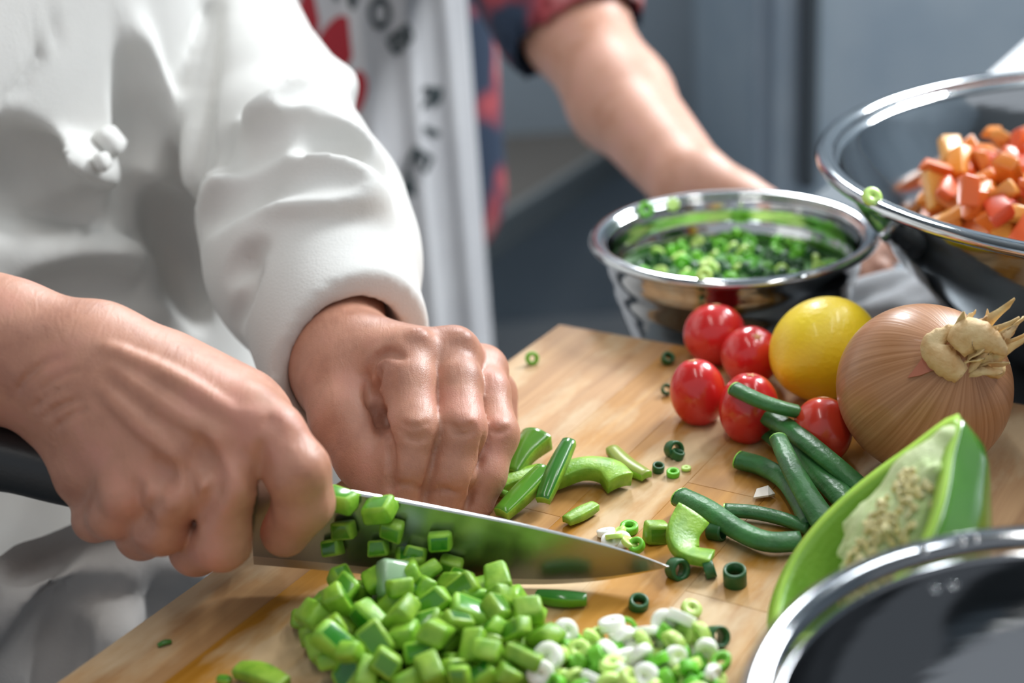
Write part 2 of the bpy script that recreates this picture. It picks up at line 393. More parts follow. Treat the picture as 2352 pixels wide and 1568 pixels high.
# ------------------------------------------------------------------ the cutting board, stave by stave
def wood_mat():
    m, N, L, b = newmat('board_wood')
    tc = N.new('ShaderNodeTexCoord'); geo = N.new('ShaderNodeNewGeometry'); oi = N.new('ShaderNodeObjectInfo')
    rt = N.new('ShaderNodeMapping'); rt.inputs['Rotation'].default_value = (0, 0, -ba_rot.z)
    L.new(geo.outputs['Position'], rt.inputs['Vector'])
    st = N.new('ShaderNodeMapping'); st.inputs['Scale'].default_value = (120, 5, 40)
    ad = N.new('ShaderNodeVectorMath'); ad.operation = 'ADD'
    cx = N.new('ShaderNodeCombineXYZ'); mu = N.new('ShaderNodeMath'); mu.operation = 'MULTIPLY'; mu.inputs[1].default_value = 7.0
    L.new(oi.outputs['Random'], mu.inputs[0]); L.new(mu.outputs[0], cx.inputs['X']); L.new(mu.outputs[0], cx.inputs['Y'])
    L.new(rt.outputs[0], ad.inputs[0]); L.new(cx.outputs[0], ad.inputs[1]); L.new(ad.outputs[0], st.inputs['Vector'])
    gr = N.new('ShaderNodeTexNoise'); gr.inputs['Scale'].default_value = 1; gr.inputs['Detail'].default_value = 6; gr.inputs['Distortion'].default_value = 0.5
    L.new(st.outputs[0], gr.inputs['Vector'])
    r = N.new('ShaderNodeValToRGB'); e = r.color_ramp.elements
    e[0].position = 0.32; e[0].color = lin('a3743f'); e[1].position = 0.66; e[1].color = lin('bf9057'); L.new(gr.outputs['Fac'], r.inputs['Fac'])
    hs = N.new('ShaderNodeHueSaturation'); mr = N.new('ShaderNodeMapRange'); mr.inputs['To Min'].default_value = 0.95; mr.inputs['To Max'].default_value = 1.06
    L.new(oi.outputs['Random'], mr.inputs['Value']); L.new(mr.outputs[0], hs.inputs['Value']); L.new(r.outputs['Color'], hs.inputs['Color'])
    m2 = N.new('ShaderNodeMapRange'); m2.inputs['To Min'].default_value = 1.15; m2.inputs['To Max'].default_value = 0.8
    L.new(oi.outputs['Random'], m2.inputs['Value']); L.new(m2.outputs[0], hs.inputs['Saturation'])
    # dried, washed-out patches worn into the top
    wn = N.new('ShaderNodeTexNoise'); wn.inputs['Scale'].default_value = 1; wn.inputs['Detail'].default_value = 5; wn.inputs['Roughness'].default_value = 0.55
    ws = N.new('ShaderNodeMapping'); ws.inputs['Scale'].default_value = (34, 11, 13); L.new(rt.outputs[0], ws.inputs['Vector']); L.new(ws.outputs[0], wn.inputs['Vector'])
    wr = N.new('ShaderNodeMapRange'); wr.inputs['From Min'].default_value = 0.47; wr.inputs['From Max'].default_value = 0.62; wr.inputs['To Max'].default_value = 0.62
    L.new(wn.outputs['Fac'], wr.inputs['Value'])
    mx = N.new('ShaderNodeMix'); mx.data_type = 'RGBA'; mx.inputs[7].default_value = lin('d9c6a4'); L.new(wr.outputs[0], mx.inputs[0]); L.new(hs.outputs['Color'], mx.inputs[6])
    L.new(mx.outputs[2], b.inputs['Base Color'])
    rr = N.new('ShaderNodeMapRange'); rr.inputs['To Min'].default_value = 0.5; rr.inputs['To Max'].default_value = 0.7; L.new(wn.outputs['Fac'], rr.inputs['Value']); L.new(rr.outputs[0], b.inputs['Roughness'])
    b.inputs['Specular IOR Level'].default_value = 0.3
    bp = N.new('ShaderNodeBump'); bp.inputs['Strength'].default_value = 0.12; bp.inputs['Distance'].default_value = 0.001
    L.new(gr.outputs['Fac'], bp.inputs['Height']); L.new(bp.outputs[0], b.inputs['Normal'])
    return m
M_wood = wood_mat()
rnd = random.Random(11)
board = empty('cutting_board', BA(0.21, 0.27, -BT), 'light wooden cutting board of glued staves under knife and vegetables', 'cutting board')
sw = 0.035; NB = 12; BL = 0.56
for i in range(NB):
    a0 = 0.0
    cuts = [0.0]
    while cuts[-1] < BL - 0.16: cuts.append(cuts[-1] + rnd.uniform(0.13, 0.3))
    cuts[-1] = BL if BL - cuts[-1] < 0.1 else cuts[-1]
    if cuts[-1] < BL: cuts.append(BL)
    for k in range(len(cuts) - 1):
        l = cuts[k + 1] - cuts[k]
        placed('plank', box_mesh('plank', sw - 0.00004, l - 0.00004, BT, 0.00018, 1), M_wood, BA((i + .5) * sw, (cuts[k] + cuts[k + 1]) / 2, -BT / 2 - rnd.uniform(0, 0.00006)), board, ba_rot)

wb0, wb1 = Bz(2242, 188, 0.04), Bz(2352, 92, 0.04)
u_ = (wb1 - wb0).normalized(); v_ = Vector((u_.y, -u_.x, 0)); v_ = v_ if v_.x > 0 else -v_
c_ = wb0 + u_ * 0.17 + v_ * 0.13
o = placed('storage_tub', box_mesh('storage_tub', 0.34, 0.26, 0.07, 0.004), mat('white_plastic', 'f0f2f4', .35), (c_.x, c_.y, 0.005), None, Euler((0, 0, math.atan2(u_.y, u_.x))))
tag(o, 'bright white lidded plastic tub beyond the large steel bowl', 'tub')

# ------------------------------------------------------------------ the chef
M_skin = skin_mat('skin_warm', 'a87560', 'bb876f', 'c58b78')
M_skin2 = skin_mat('skin_pale', 'c48f76', 'd09d86', 'd59f8d')
def cloth(name, col, col2, bump=0.25):
    return mat(name, col, 0.85, noise=(col2, 14, .35, .65), bump=bump, bscale=900, sheen=0.15)
M_jacket = cloth('white_cotton', 'd9d8d4', 'd0cfcb', 0.15)
M_apron1 = cloth('grey_cotton', 'b5b0ab', 'a8a39f', 0.2)
TC = CORNER + BV * (-0.345) + AV * 0.17            # centre of the chef's trunk
chef = empty('person', (TC.x, TC.y, FZ), 'chef in white buttoned jacket, bare hands cutting green pepper with the big knife', 'person')

# grid: fine where the hands are, coarser towards the trunk
fx = axis([(-0.75, -0.30, 0.012), (-0.30, -0.235, 0.004), (-0.235, 0.03, 0.0012), (0.03, 0.08, 0.006)])
fy = axis([(0.35, 0.46, 0.006), (0.46, 0.665, 0.0012), (0.665, 0.72, 0.005), (0.72, 1.25, 0.012)])
fz = axis([(FZ + 0.02, -0.10, 0.02), (-0.10, -0.006, 0.006), (-0.006, 0.125, 0.0012), (0.125, 0.2, 0.006), (0.2, 0.68, 0.014)])
B = Field(fx, fy, fz)
BM = [[BV.x, -AV.x, 0], [BV.y, -AV.y, 0], [0, 0, 1]]
# trunk, hips, shoulders, neck, legs
B.rbox((TC.x, TC.y, 0.16), (0.10, 0.17, 0.27), BM, 0.09, 0.03)
B.rbox((TC.x + .01, TC.y, -0.12), (0.105, 0.16, 0.16), BM, 0.09, 0.05)
ls = TC - AV * 0.17 + Vector((0, 0, 0.40)); rs = TC + AV * 0.17 + Vector((0, 0, 0.40))
B.cap(ls, rs, 0.06, 0.06, 0.04)
B.cap(TC + Vector((0, 0, .4)), TC + Vector((0.02, 0, .60)), 0.06, 0.055, 0.03)
for s_ in (-1, 1):
    hip = TC + AV * 0.085 * s_
    B.cap(hip + Vector((0, 0, -.2)), hip + Vector((0.02, -0.01, -.5)), 0.085, 0.06, 0.03); B.cap(hip + Vector((0.02, -.01, -.5)), hip + Vector((0, 0, FZ + .06)), 0.058, 0.042, 0.02)
# --- right arm and hand (holds the knife)
wr = at(20, 803, 0.548); re_ = Vector((-0.47, 0.56, 0.13))
B.chain([rs, re_], [0.05, 0.04], 0.02)
B.chain([re_, at(-330, 790, 0.56), at(-90, 795, 0.552), wr], [0.042, 0.036, 0.0285, 0.0245], 0.012)
Rt = B.blank()
def J(*p): return [at(a, b, d) for a, b, d in p]
pal = B.blank()
pal.chain([wr, at(190, 850, 0.545)], [0.0245, 0.0235], 0.01)
mcp = dict(i=(573, 962, 0.522), m=(497, 1000, 0.520), r=(405, 1040, 0.522), p=(312, 1082, 0.526))
base = dict(i=(200, 800, 0.545), m=(180, 845, 0.540), r=(160, 890, 0.542), p=(150, 925, 0.546))
for f_, r_ in (('i', .0125), ('m', .0120), ('r', .0112), ('p', .0105)):
    pal.cap(at(*base[f_]), at(*mcp[f_]), 0.0150, r_, 0.012)
pal.cap(at(250, 800, 0.553), at(560, 930, 0.540), 0.0150, 0.0135, 0.012)          # first web, thumb side
pal.cap(at(400, 850, 0.552), at(600, 975, 0.540), 0.0120, 0.0125, 0.010)
pal.cap(at(110, 905, 0.556), at(205, 1085, 0.548), 0.0130, 0.0135, 0.012)         # heel of the hand
pal.cap(at(215, 1060, 0.545), at(300, 1110, 0.535), 0.0120, 0.0115, 0.012)
fing = [
    ([mcp['i'], (622, 1000, 0.519), (683, 1082, 0.517), (698, 1155, 0.523), (655, 1222, 0.536)], [.0125, .0122, .0116, .0108, .0094]),
    ([mcp['m'], (520, 1110, 0.514), (512, 1245, 0.522), (450, 1262, 0.540), (440, 1215, 0.560)], [.0120, .0108, .0102, .0094, .0085]),
    ([mcp['r'], (400, 1130, 0.516), (372, 1212, 0.524), (325, 1228, 0.541), (320, 1180, 0.560)], [.0112, .0104, .0097, .0090, .0080]),
    ([mcp['p'], (290, 1130, 0.522), (262, 1180, 0.529), (220, 1192, 0.543), (225, 1150, 0.560)], [.0105, .0095, .0088, .0082, .0074])]
for pts, rs_ in fing:
    f1 = B.blank(); f1.chain(J(*pts), rs_, 0.004); Rt.merge(f1, 0.0012)
    del f1
f1 = B.blank()                                                                       # thumb, on the far side of the blade
f1.chain(J((230, 880, 0.562), (400, 960, 0.578), (530, 1050, 0.582), (640, 1135, 0.572)), [.0145, .0125, .0108, .0088], 0.006); pal.merge(f1, 0.008)
pal.merge(Rt, 0.0045); B.merge(pal, 0.012)
# --- left arm and hand (steadies the pepper behind the blade)
wl = at(785, 825, 0.648); le_ = at(600, 270, 0.835)
B.chain([ls, at(430, -30, 0.905), le_], [0.045, 0.036, 0.036], 0.02)
B.chain([le_, at(705, 520, 0.745), wl], [0.036, 0.032, 0.0235], 0.01)
pal = B.blank()
pal.cap(wl, at(850, 850, 0.637), 0.0225, 0.021, 0.01)
lm = dict(i=(940, 826, 0.6120), m=(1040, 812, 0.6220), r=(1108, 850, 0.6390), p=(1135, 905, 0.6540))
for f_, r_ in (('i', .0128), ('m', .0118), ('r', .0110), ('p', .0100)):
    pal.cap(at(820, 850, 0.6370), at(*lm[f_]), 0.017, r_, 0.012)
pal.chain(J((775, 880, 0.6280), (800, 970, 0.6120), (845, 1050, 0.6000), (885, 1105, 0.5930), (920, 1150, 0.5900)), [.0175, .0150, .0128, .0105, .0088], 0.008)
pal.cap(at(800, 900, 0.6390), at(900, 960, 0.6340), 0.015, 0.012, 0.012)
pal.cap(at(880, 842, 0.6070), at(905, 900, 0.6020), 0.0050, 0.0065, 0.007)
Lt = B.blank()
for pts, rs_ in [
    ([lm['i'], (937, 880, 0.6010), (948, 988, 0.5880), (934, 1075, 0.5860), (925, 1158, 0.5880)], [.0123, .0116, .0114, .0104, .0088]),
    ([lm['m'], (1050, 880, 0.6080), (1058, 985, 0.5920), (1035, 1085, 0.5900), (1015, 1165, 0.5910)], [.0111, .0105, .0106, .0098, .0086]),
    ([lm['r'], (1118, 900, 0.6230), (1138, 998, 0.6080), (1112, 1090, 0.6010), (1088, 1165, 0.5990)], [.0104, .0098, .0098, .0090, .0080]),
    ([lm['p'], (1140, 950, 0.6490), (1150, 1010, 0.6390), (1115, 1090, 0.6220), (1100, 1130, 0.6150)], [.0095, .0088, .0085, .0078, .0070])]:
    f1 = B.blank(); f1.chain(J(*pts), rs_, 0.004); Lt.merge(f1, 0.0010)
pal.merge(Lt, 0.0050); B.merge(pal, 0.012)
del pal, Lt, Rt, f1
# --- detail: tendons, knuckles, veins, wrinkles
for l, r_, k in [([(250, 800), (400, 870), (545, 955)], .0016, .005), ([(260, 850), (380, 930), (480, 1000)], .0015, .005), ([(240, 900), (330, 980), (395, 1035)], .0013, .005)]:
    B.line(l, r_, k, 'u', off=0.0004)
for c_ in [((575, 962), .003), ((490, 1005), .0035), ((405, 1045), .0035), ((318, 1080), .0035), ((690, 1070), .003), ((960, 775), .0035), ((1060, 780), .0035), ((950, 985), .0035), ((1068, 975), .003), ((1145, 985), .003)]:
    t = B.hit(*c_[0])
    if t: p = at(*c_[0], t + 0.0030); B.cap(p, p + Vector((.0005, 0, 0)), c_[1], c_[1], 0.005)
for l in [[(455, 1010), (470, 1060), (500, 1100)], [(350, 1060), (370, 1090), (385, 1110)]]:
    B.line(l, .0016, .006, 's', off=-0.0006)
for l in [[(90, 900), (130, 870), (175, 850)], [(75, 940), (110, 910), (150, 885)], [(100, 960), (135, 935), (190, 915)], [(60, 860), (100, 835), (140, 820)],        # wrist wrinkles
          [(40, 900), (60, 870), (90, 850)], [(120, 990), (155, 960), (200, 940)],
          [(625, 950), (612, 980), (605, 1015)], [(640, 962), (624, 990), (612, 1012)], [(655, 985), (640, 1000), (618, 1025)],                                     # web of the index finger
          [(915, 985), (950, 1000), (985, 990)], [(920, 970), (950, 982), (985, 972)], [(925, 1000), (955, 1012), (985, 1003)],
          [(1030, 975), (1058, 985), (1090, 975)], [(1035, 990), (1062, 1000), (1092, 988)], [(1125, 985), (1145, 993), (1170, 983)],
          [(885, 1120), (930, 1112), (975, 1125)], [(985, 1130), (1020, 1124), (1060, 1135)]]:
    B.line(l, .0006, .0018, 's', off=-0.0002)
for l in [[(1003, 1005), (992, 1070), (978, 1120), (972, 1150)], [(1110, 1000), (1098, 1070), (1080, 1130), (1074, 1160)]]:
    B.line(l, .0010, .0022, 's', off=-0.0003)
for l in [[(505, 1100), (478, 1150), (446, 1215)], [(366, 1128), (338, 1175), (307, 1225)], [(600, 1005), (597, 1060), (593, 1120)]]:
    B.line(l, .0022, .0026, 's', off=-0.0001)
pal_ = at(876, 985, 0.612); B.cap(pal_, at(888, 1015, .606), .0075, .0075, .006)
B.line([(858, 862), (866, 920), (880, 975), (895, 1040), (900, 1120)], .0022, .003, 's', off=0.0002)
B.line([(870, 850), (868, 900), (885, 960), (893, 1010)], .0014, .003, 's', off=-0.0004)
B.line([(845, 870), (850, 930), (875, 1000)], .0010, .003, 's', off=-0.0003)
B.line([(848, 860), (862, 820), (895, 808), (925, 822)], .0010, .003, 's', off=-0.0002)
ix = B.x > -0.115; iy = B.y < 0.66; cut_ = np.ix_(ix, iy, np.ones(len(B.z), bool)); B.D[cut_] = np.maximum(B.D[cut_], np.broadcast_to(0.0008 - B.z[None, None, :], B.D[cut_].shape)); bme = B.mesh('body', 1); body = link('body', bme, M_skin, chef); body.matrix_parent_inverse = Matrix.Translation(chef.location).inverted()
def kid(o, parent):
    o.parent = parent; o.matrix_parent_inverse = Matrix.Translation(parent.location).inverted(); return o

# --- jacket
jx = axis([(-0.72, -0.32, 0.008), (-0.32, 0.03, 0.0027)]); jy = axis([(0.40, 0.58, 0.0045), (0.58, 0.93, 0.0027), (0.93, 1.22, 0.010)]); jz = axis([(-0.40, -0.03, 0.0048), (-0.03, 0.17, 0.0027), (0.17, 0.56, 0.010)])
K = Field(jx, jy, jz)
K.rbox((TC.x, TC.y, 0.14), (0.145, 0.205, 0.36), BM, 0.10, 0.03)
K.rbox((TC.x + 0.028, TC.y - 0.02, -0.22), (0.165, 0.21, 0.17), BM, 0.09, 0.06)
K.cap(ls, rs, 0.085, 0.085, 0.05)
tor = K.D.copy()
# left sleeve
A_ = K.blank()
A_.chain([ls, at(430, -30, 0.905), at(590, 250, 0.835)], [0.075, 0.058, 0.050], 0.02)
A_.chain([at(590, 250, 0.835), at(650, 400, 0.78), at(698, 500, 0.747), at(722, 600, 0.715), at(778, 755, 0.670), at(800, 830, 0.652), at(815, 880, 0.640)], [0.050, 0.049, 0.052, 0.0515, 0.0385, 0.0350, .0345], 0.015)
cc_ = np.array(at(804, 838, 0.650)); cn_ = np.array((at(800, 830, 0.652) - at(740, 660, 0.698)).normalized()); cn_ = cn_ + np.array((0.25, 0.15, .25)); cn_ /= np.linalg.norm(cn_)
A_.D = np.maximum(A_.D, ((A_.x[:, None, None] - cc_[0]) * cn_[0] + (A_.y[None, :, None] - cc_[1]) * cn_[1] + (A_.z[None, None, :] - cc_[2]) * cn_[2]).astype(np.float32))
A_.chain([at(700, 235, 0.83), at(788, 190, 0.825)], [0.022, 0.006], 0.02)              # pointed fabric at the elbow
# folds of the sleeve
for l, r_, k in [([(800, 190), (700, 260), (600, 330), (490, 400)], .006, .012), ([(560, 290), (680, 230), (760, 180)], .006, .014), ([(700, 260), (790, 330), (850, 380)], .005, .014),
                 ([(470, 480), (560, 400), (650, 350), (740, 350)], .006, .014), ([(640, 440), (740, 430), (850, 450)], .005, .02)]:
    A_.line(l, r_, k, 'u', off=0.001)
for l, r_, k in [([(480, 350), (560, 320), (640, 290)], .007, .016), ([(470, 500), (560, 430), (640, 385), (740, 380), (810, 385)], .006, .014), ([(700, 300), (760, 320), (800, 330)], .005, .014),
                 ([(530, 640), (560, 590), (600, 570)], .002, .008), ([(540, 740), (570, 660), (580, 600)], .003, .008), ([(650, 220), (700, 200), (760, 185)], .0025, .008)]:
    A_.line(l, r_, k, 's', off=0.0)
K.merge(A_, 0.003); del A_
K.line([(478, -10), (462, 200), (448, 400), (425, 560)], .006, .012, 's', off=0.001)
K.chain([at(740, 690, 0.692), at(797, 815, 0.655), at(850, 930, 0.618)], [0.026, 0.0288, 0.0300], 0.002, 's')   # open cuff
# right sleeve, pushed up, outside the frame
K.chain([rs, re_], [0.085, 0.062], 0.02); K.chain([re_, at(-330, 790, 0.56)], [0.062, 0.052], 0.02)
K.chain([at(-460, 790, 0.565), at(-90, 795, 0.552)], [0.043, 0.040], 0.003, 's')
# front flap: the overlapping panel with its edge, and folds
def tl(l, r_, k, op, off=0.0): K.line(l, r_, k, op, off)
tl([(300, 60), (330, 200), (420, 300)], .006, .015, 'u', .002)
tl([(140, 40), (60, 180), (0, 260)], .0022, .005, 's')
tl([(310, 130), (322, 220), (310, 330), (270, 430)], .007, .014, 's', .001)
tl([(256, 395), (285, 470), (340, 550), (395, 640), (430, 740)], .004, .006, 'u', .001)
tl([(300, 430), (350, 520), (410, 620), (455, 730)], .014, .012, 's', .003)
tl([(360, 450), (400, 560), (440, 680)], .010, .014, 's', .002)
tl([(40, 390), (120, 400), (230, 400)], .008, .02, 'u', .002)
tl([(0, 440), (120, 500), (250, 540)], .009, .025, 's', .002)
tl([(10, 330), (60, 380), (120, 400)], .006, .02, 's', .002)
tl([(470, 60), (455, 250), (440, 420)], .005, .01, 'u', .001)
tl([(0, 560), (150, 600), (330, 610)], .007, .02, 'u', .002)
tl([(60, 700), (200, 680), (340, 660)], .007, .02, 's', .001)
jk0 = K.mesh('jacket', 2)
AF = Field(axis([(-0.60, -0.06, 0.005)]), axis([(0.40, 1.10, 0.005)]), axis([(-0.62, -0.035, 0.005)]))
AF.rbox((TC.x + 0.034, TC.y - 0.024, -0.26), (0.172, 0.222, 0.36), BM, 0.09, 0.02)
AF.rbox((TC.x, TC.y, -0.26), (0.13, 0.19, 0.40), BM, 0.07, 0.01, 's')
for l, r_, op in [([(0, 1215), (130, 1170), (270, 1120), (380, 1100)], .006, 'u'), ([(40, 1330), (200, 1290), (330, 1210)], .013, 's'), ([(0, 1440), (100, 1400), (210, 1350), (300, 1300)], .014, 'u'), ([(60, 1500), (180, 1440), (280, 1400)], .016, 's'),
               ([(150, 1560), (180, 1490), (190, 1430)], .006, 'u'), ([(220, 1520), (250, 1450), (290, 1410)], .007, 'u'), ([(110, 1560), (140, 1500), (150, 1450)], .006, 's'), ([(330, 1270), (400, 1290), (450, 1300)], .006, 'u'), ([(0, 1290), (60, 1300), (150, 1260)], .003, 's')]:
    AF.line(l, r_, .014, op, .001)
kid(link('apron', AF.mesh('apron', 2), M_apron1), chef)
jk = kid(link('jacket', jk0, M_jacket), chef)
def on_surface(fld, px, py, off=0.0):
    t = fld.hit(px, py); p = at(px, py, t); e_ = 0.004; P_ = [np.array(p) + np.array(v) for v in ((e_, 0, 0), (-e_, 0, 0), (0, e_, 0), (0, -e_, 0), (0, 0, e_), (0, 0, -e_))]
    v = fld.sample(np.array(P_)); n = Vector((v[0] - v[1], v[2] - v[3], v[4] - v[5])).normalized(); return p + n * off, n
def knot(px, py, q=1.0):
    p, n = on_surface(K, px, py, 0.004)
    vs_, fs_ = [], []
    me = box_mesh('button', 0.018 * q, 0.016 * q, 0.012 * q, 0.0058 * q, 4)
    for v in me.vertices: v.co *= 1 + 0.06 * math.sin(v.co.x * 900) * math.cos(v.co.y * 700)
    o = link('button', me, M_jacket); o.matrix_world = Matrix.Translation(p) @ n.to_track_quat('Z', 'Y').to_matrix().to_4x4()
    mw = o.matrix_world.copy(); o.parent = jk; o.matrix_parent_inverse = Matrix.Translation(chef.location).inverted() @ Matrix.Translation(chef.location); o.matrix_world = mw
    return o
b1 = knot(240, 335); b2 = knot(222, 376, .6)

# ------------------------------------------------------------------ the second person
PC = at(640, 150, 1.32); PC.z = 0
P2 = empty('person', (PC.x, PC.y, FZ), 'person in white printed apron and navy-red shirt, bare forearm reaching behind the bowl', 'person')
fd = Vector((0.78, -0.62, 0)).normalized(); sd_ = Vector((-fd.y, fd.x, 0))            # facing, and the person's left
PM = [[fd.x, sd_.x, 0], [fd.y, sd_.y, 0], [0, 0, 1]]
px_ = axis([(-0.55, 0.02, 0.010), (0.02, 0.30, 0.0035), (0.30, 0.5, 0.02)]); py_ = axis([(0.75, 1.02, 0.0035), (1.02, 1.75, 0.010)]); pz_ = axis([(FZ + .02, -0.08, 0.02), (-0.08, 0.12, 0.0035), (0.12, 0.66, 0.012)])
Q2 = Field(px_, py_, pz_)
Q2.rbox(PC + Vector((0, 0, .16)), (0.09, 0.17, 0.27), PM, 0.085, 0.03); Q2.rbox(PC + Vector((0, 0, -.12)), (0.09, 0.16, 0.16), PM, 0.085, 0.05)
l2 = PC + sd_ * 0.18 + Vector((0, 0, .42)); r2 = PC - sd_ * 0.18 + Vector((0, 0, .42))
Q2.cap(l2, r2, .055, .055, .04); Q2.cap(PC + Vector((0, 0, .42)), PC + Vector((0, 0, .62)), .055, .052, .03)
for s_ in (-1, 1):
    hip = PC + sd_ * 0.085 * s_
    Q2.chain([hip + Vector((0, 0, -.2)), hip + Vector((0, 0, -.5)), hip + Vector((0, 0, FZ + .06))], [.08, .058, .042], .03)
el = at(1318, 60, 1.16); w2 = at(1590, 425, 0.965)
Q2.chain([l2, el], [.046, .042], .03); Q2.chain([el, at(1425, 230, 1.09), w2], [.040, .0375, .0265], .02)
Q2.chain([r2, PC - sd_ * 0.24 + Vector((0, 0, .12)), PC - sd_ * 0.25 + fd * 0.02 + Vector((0, 0, -.12))], [.045, .038, .025], .02)
h2 = Q2.blank()
h2.chain([w2, at(1680, 470, 0.955), at(1800, 520, 0.95)], [.0255, .0220, .0190], .01)
h2.cap(at(1690, 500, .96), at(1830, 560, .955), .018, .016, .012)
fn = Q2.blank()
for pts, r_ in [([(1820, 500, 0.943), (1920, 530, 0.905), (2000, 552, 0.895), (2040, 590, 0.880)], .0095), ([(1820, 530, 0.938), (1920, 570, 0.895), (1990, 590, 0.885), (2020, 625, 0.873)], .0098),
                ([(1810, 560, 0.933), (1900, 600, 0.890), (1965, 618, 0.880), (1990, 650, 0.870)], .0095), ([(1800, 590, 0.933), (1870, 625, 0.890), (1925, 645, 0.880), (1950, 670, 0.873)], .0085), ([(1700, 520, 0.933), (1780, 590, 0.913), (1850, 640, 0.870), (1890, 665, 0.867)], .0100)]:
    f1 = Q2.blank(); f1.chain(J(*pts), [r_ * 1.1, r_ * 1.05, r_, r_ * .85], .004); fn.merge(f1, .001)
h2.merge(fn, .005); Q2.merge(h2, .01)
bd2 = kid(link('body', Q2.mesh('body', 1), M_skin2), P2)
# navy shirt with red pattern
m_sh, N, L, b = newmat('navy_red_shirt'); b.inputs['Roughness'].default_value = 0.85
tc = N.new('ShaderNodeTexCoord'); vo = N.new('ShaderNodeTexNoise'); vo.inputs['Scale'].default_value = 11; vo.inputs['Detail'].default_value = 1.5; L.new(tc.outputs['Object'], vo.inputs['Vector'])
r = N.new('ShaderNodeValToRGB'); e = r.color_ramp.elements; e[0].position = .53; e[0].color = lin('2b3a50'); e[1].position = .60; e[1].color = lin('b0474e'); k = e.new(.74); k.color = lin('d9b8b4')
L.new(vo.outputs['Fac'], r.inputs['Fac']); L.new(r.outputs['Color'], b.inputs['Base Color'])
sx_ = axis([(-0.55, 0.30, 0.008)]); sy_ = axis([(0.9, 1.75, 0.008)]); sz2 = axis([(-0.5, 0.55, 0.009)])
C2 = Field(sx_, sy_, sz2)
C2.rbox(PC + Vector((0, 0, .12)) + sd_ * .02, (0.115, 0.225, 0.34), PM, 0.095, 0.03); C2.cap(l2, r2, .08, .08, .04)
C2.chain([l2, el + (l2 - el) * .03], [.085, .064], .03); C2.chain([el + (l2 - el) * .30, el - (l2 - el) * .5], [.050, .058], .003, 's')
C2.chain([r2, PC - sd_ * 0.24 + Vector((0, 0, .12))], [.075, .058], .03)
kid(link('shirt', C2.mesh('shirt', 1), m_sh), P2)
C2.rbox(PC + Vector((0, 0, -.52)), (0.11, 0.18, 0.36), PM, 0.08, 0.04)
kid(link('trousers', (lambda f: (f.rbox(PC + Vector((0, 0, -.55)), (0.115, 0.185, 0.34), PM, 0.08, 0.01), f.mesh('trousers', 1))[1])(Field(axis([(-.5, .3, .014)]), axis([(.95, 1.7, .014)]), axis([(FZ + .01, -.1, .016)]))), mat('dark_trousers', '2e3338', .85)), P2)
# apron: a hanging sheet in front with soft vertical folds
AP = Field(axis([(-0.45, 0.20, 0.006)]), axis([(0.85, 1.55, 0.006)]), axis([(-0.62, 0.50, 0.008)]))
AP.rbox(PC + fd * 0.10 + Vector((0, 0, -.06)) - sd_ * 0.03, (0.032, 0.17, 0.54), PM, 0.03, 0.01)
for i, o_ in enumerate((-.14, -.07, .0, .06, .115)):
    c_ = PC + fd * 0.134 + sd_ * (o_ - .03); AP.cap(c_ + Vector((0, 0, .1)), c_ + Vector((0.0, 0, -.6)), .001, .007, .02)
ap = kid(link('apron', AP.mesh('apron', 1), cloth('apron_cotton', 'd3d2d3', 'c9c8ca', .1)), P2)
M_ink = mat('dark_print', '2c3a3c', .8); M_red = mat('red_print', 'b5303a', .8)
def stamp(o, px, py, rot, parent):
    t = AP.hit(px, py, .8, 1.6)
    if t is None: bpy.data.objects.remove(o); return
    p, n = (lambda q: q)(on_ap(px, py, t)); u = (CU - n * CU.dot(n)).normalized(); s = u.cross(n)
    M = Matrix((s, u, n)).transposed().to_4x4(); o.matrix_world = Matrix.Translation(p + n * .0016) @ M @ Matrix.Rotation(math.radians(rot), 4, 'Z')
    mw = o.matrix_world.copy(); o.parent = parent; o.matrix_parent_inverse = Matrix.Identity(4); bpy.context.view_layer.update(); o.matrix_world = mw
def on_ap(px, py, t):
    p = at(px, py, t); e_ = 0.008; P_ = np.array([np.array(p) + np.array(v) for v in ((e_, 0, 0), (-e_, 0, 0), (0, e_, 0), (0, -e_, 0), (0, 0, e_), (0, 0, -e_))])
    v = AP.sample(P_); return p, Vector((v[0] - v[1], v[2] - v[3], v[4] - v[5])).normalized()
bfont = None
for ch, px, py, rot in [('N', 795, -20, -15), ('O', 868, 32, -38), ('B', 915, 92, -50), ('R', 988, 222, -85), ('I', 985, 300, -95), ('E', 962, 362, -110), ('A', 932, 424, -122)]:
    tx = bpy.data.curves.new('letter', 'FONT'); tx.body = ch; tx.size = 0.036; tx.extrude = 0.0006; tx.offset = 0.0009; tx.align_x = 'CENTER'; tx.align_y = 'CENTER'; tx.materials.append(M_ink)
    tmp = bpy.data.objects.new('letter_curve', tx); COL.objects.link(tmp); bpy.context.view_layer.update()
    me = bpy.data.meshes.new_from_object(tmp.evaluated_get(bpy.context.evaluated_depsgraph_get())); bpy.data.objects.remove(tmp)
    o = link('letter', me, M_ink, None, False); stamp(o, px, py, rot, ap)
for px, py, a, b_2, rt in [(705, 45, .015, .021, 20), (770, 105, .021, .026, -15), (818, 210, .009, .018, 5), (700, 130, .02, .014, 0)]:
    vs_ = [(a * math.cos(t) * (1 + .15 * math.sin(2 * t)), b_2 * math.sin(t), z) for z in (0, .0008) for t in np.linspace(0, 2 * math.pi, 24, endpoint=False)]
    o = link('emblem', mesh_from('emblem', vs_, [tuple(range(24, 48)), tuple(reversed(range(24)))] + [(i, (i + 1) % 24, 24 + (i + 1) % 24, 24 + i) for i in range(24)]), M_red, None, False); stamp(o, px, py, rt, ap)

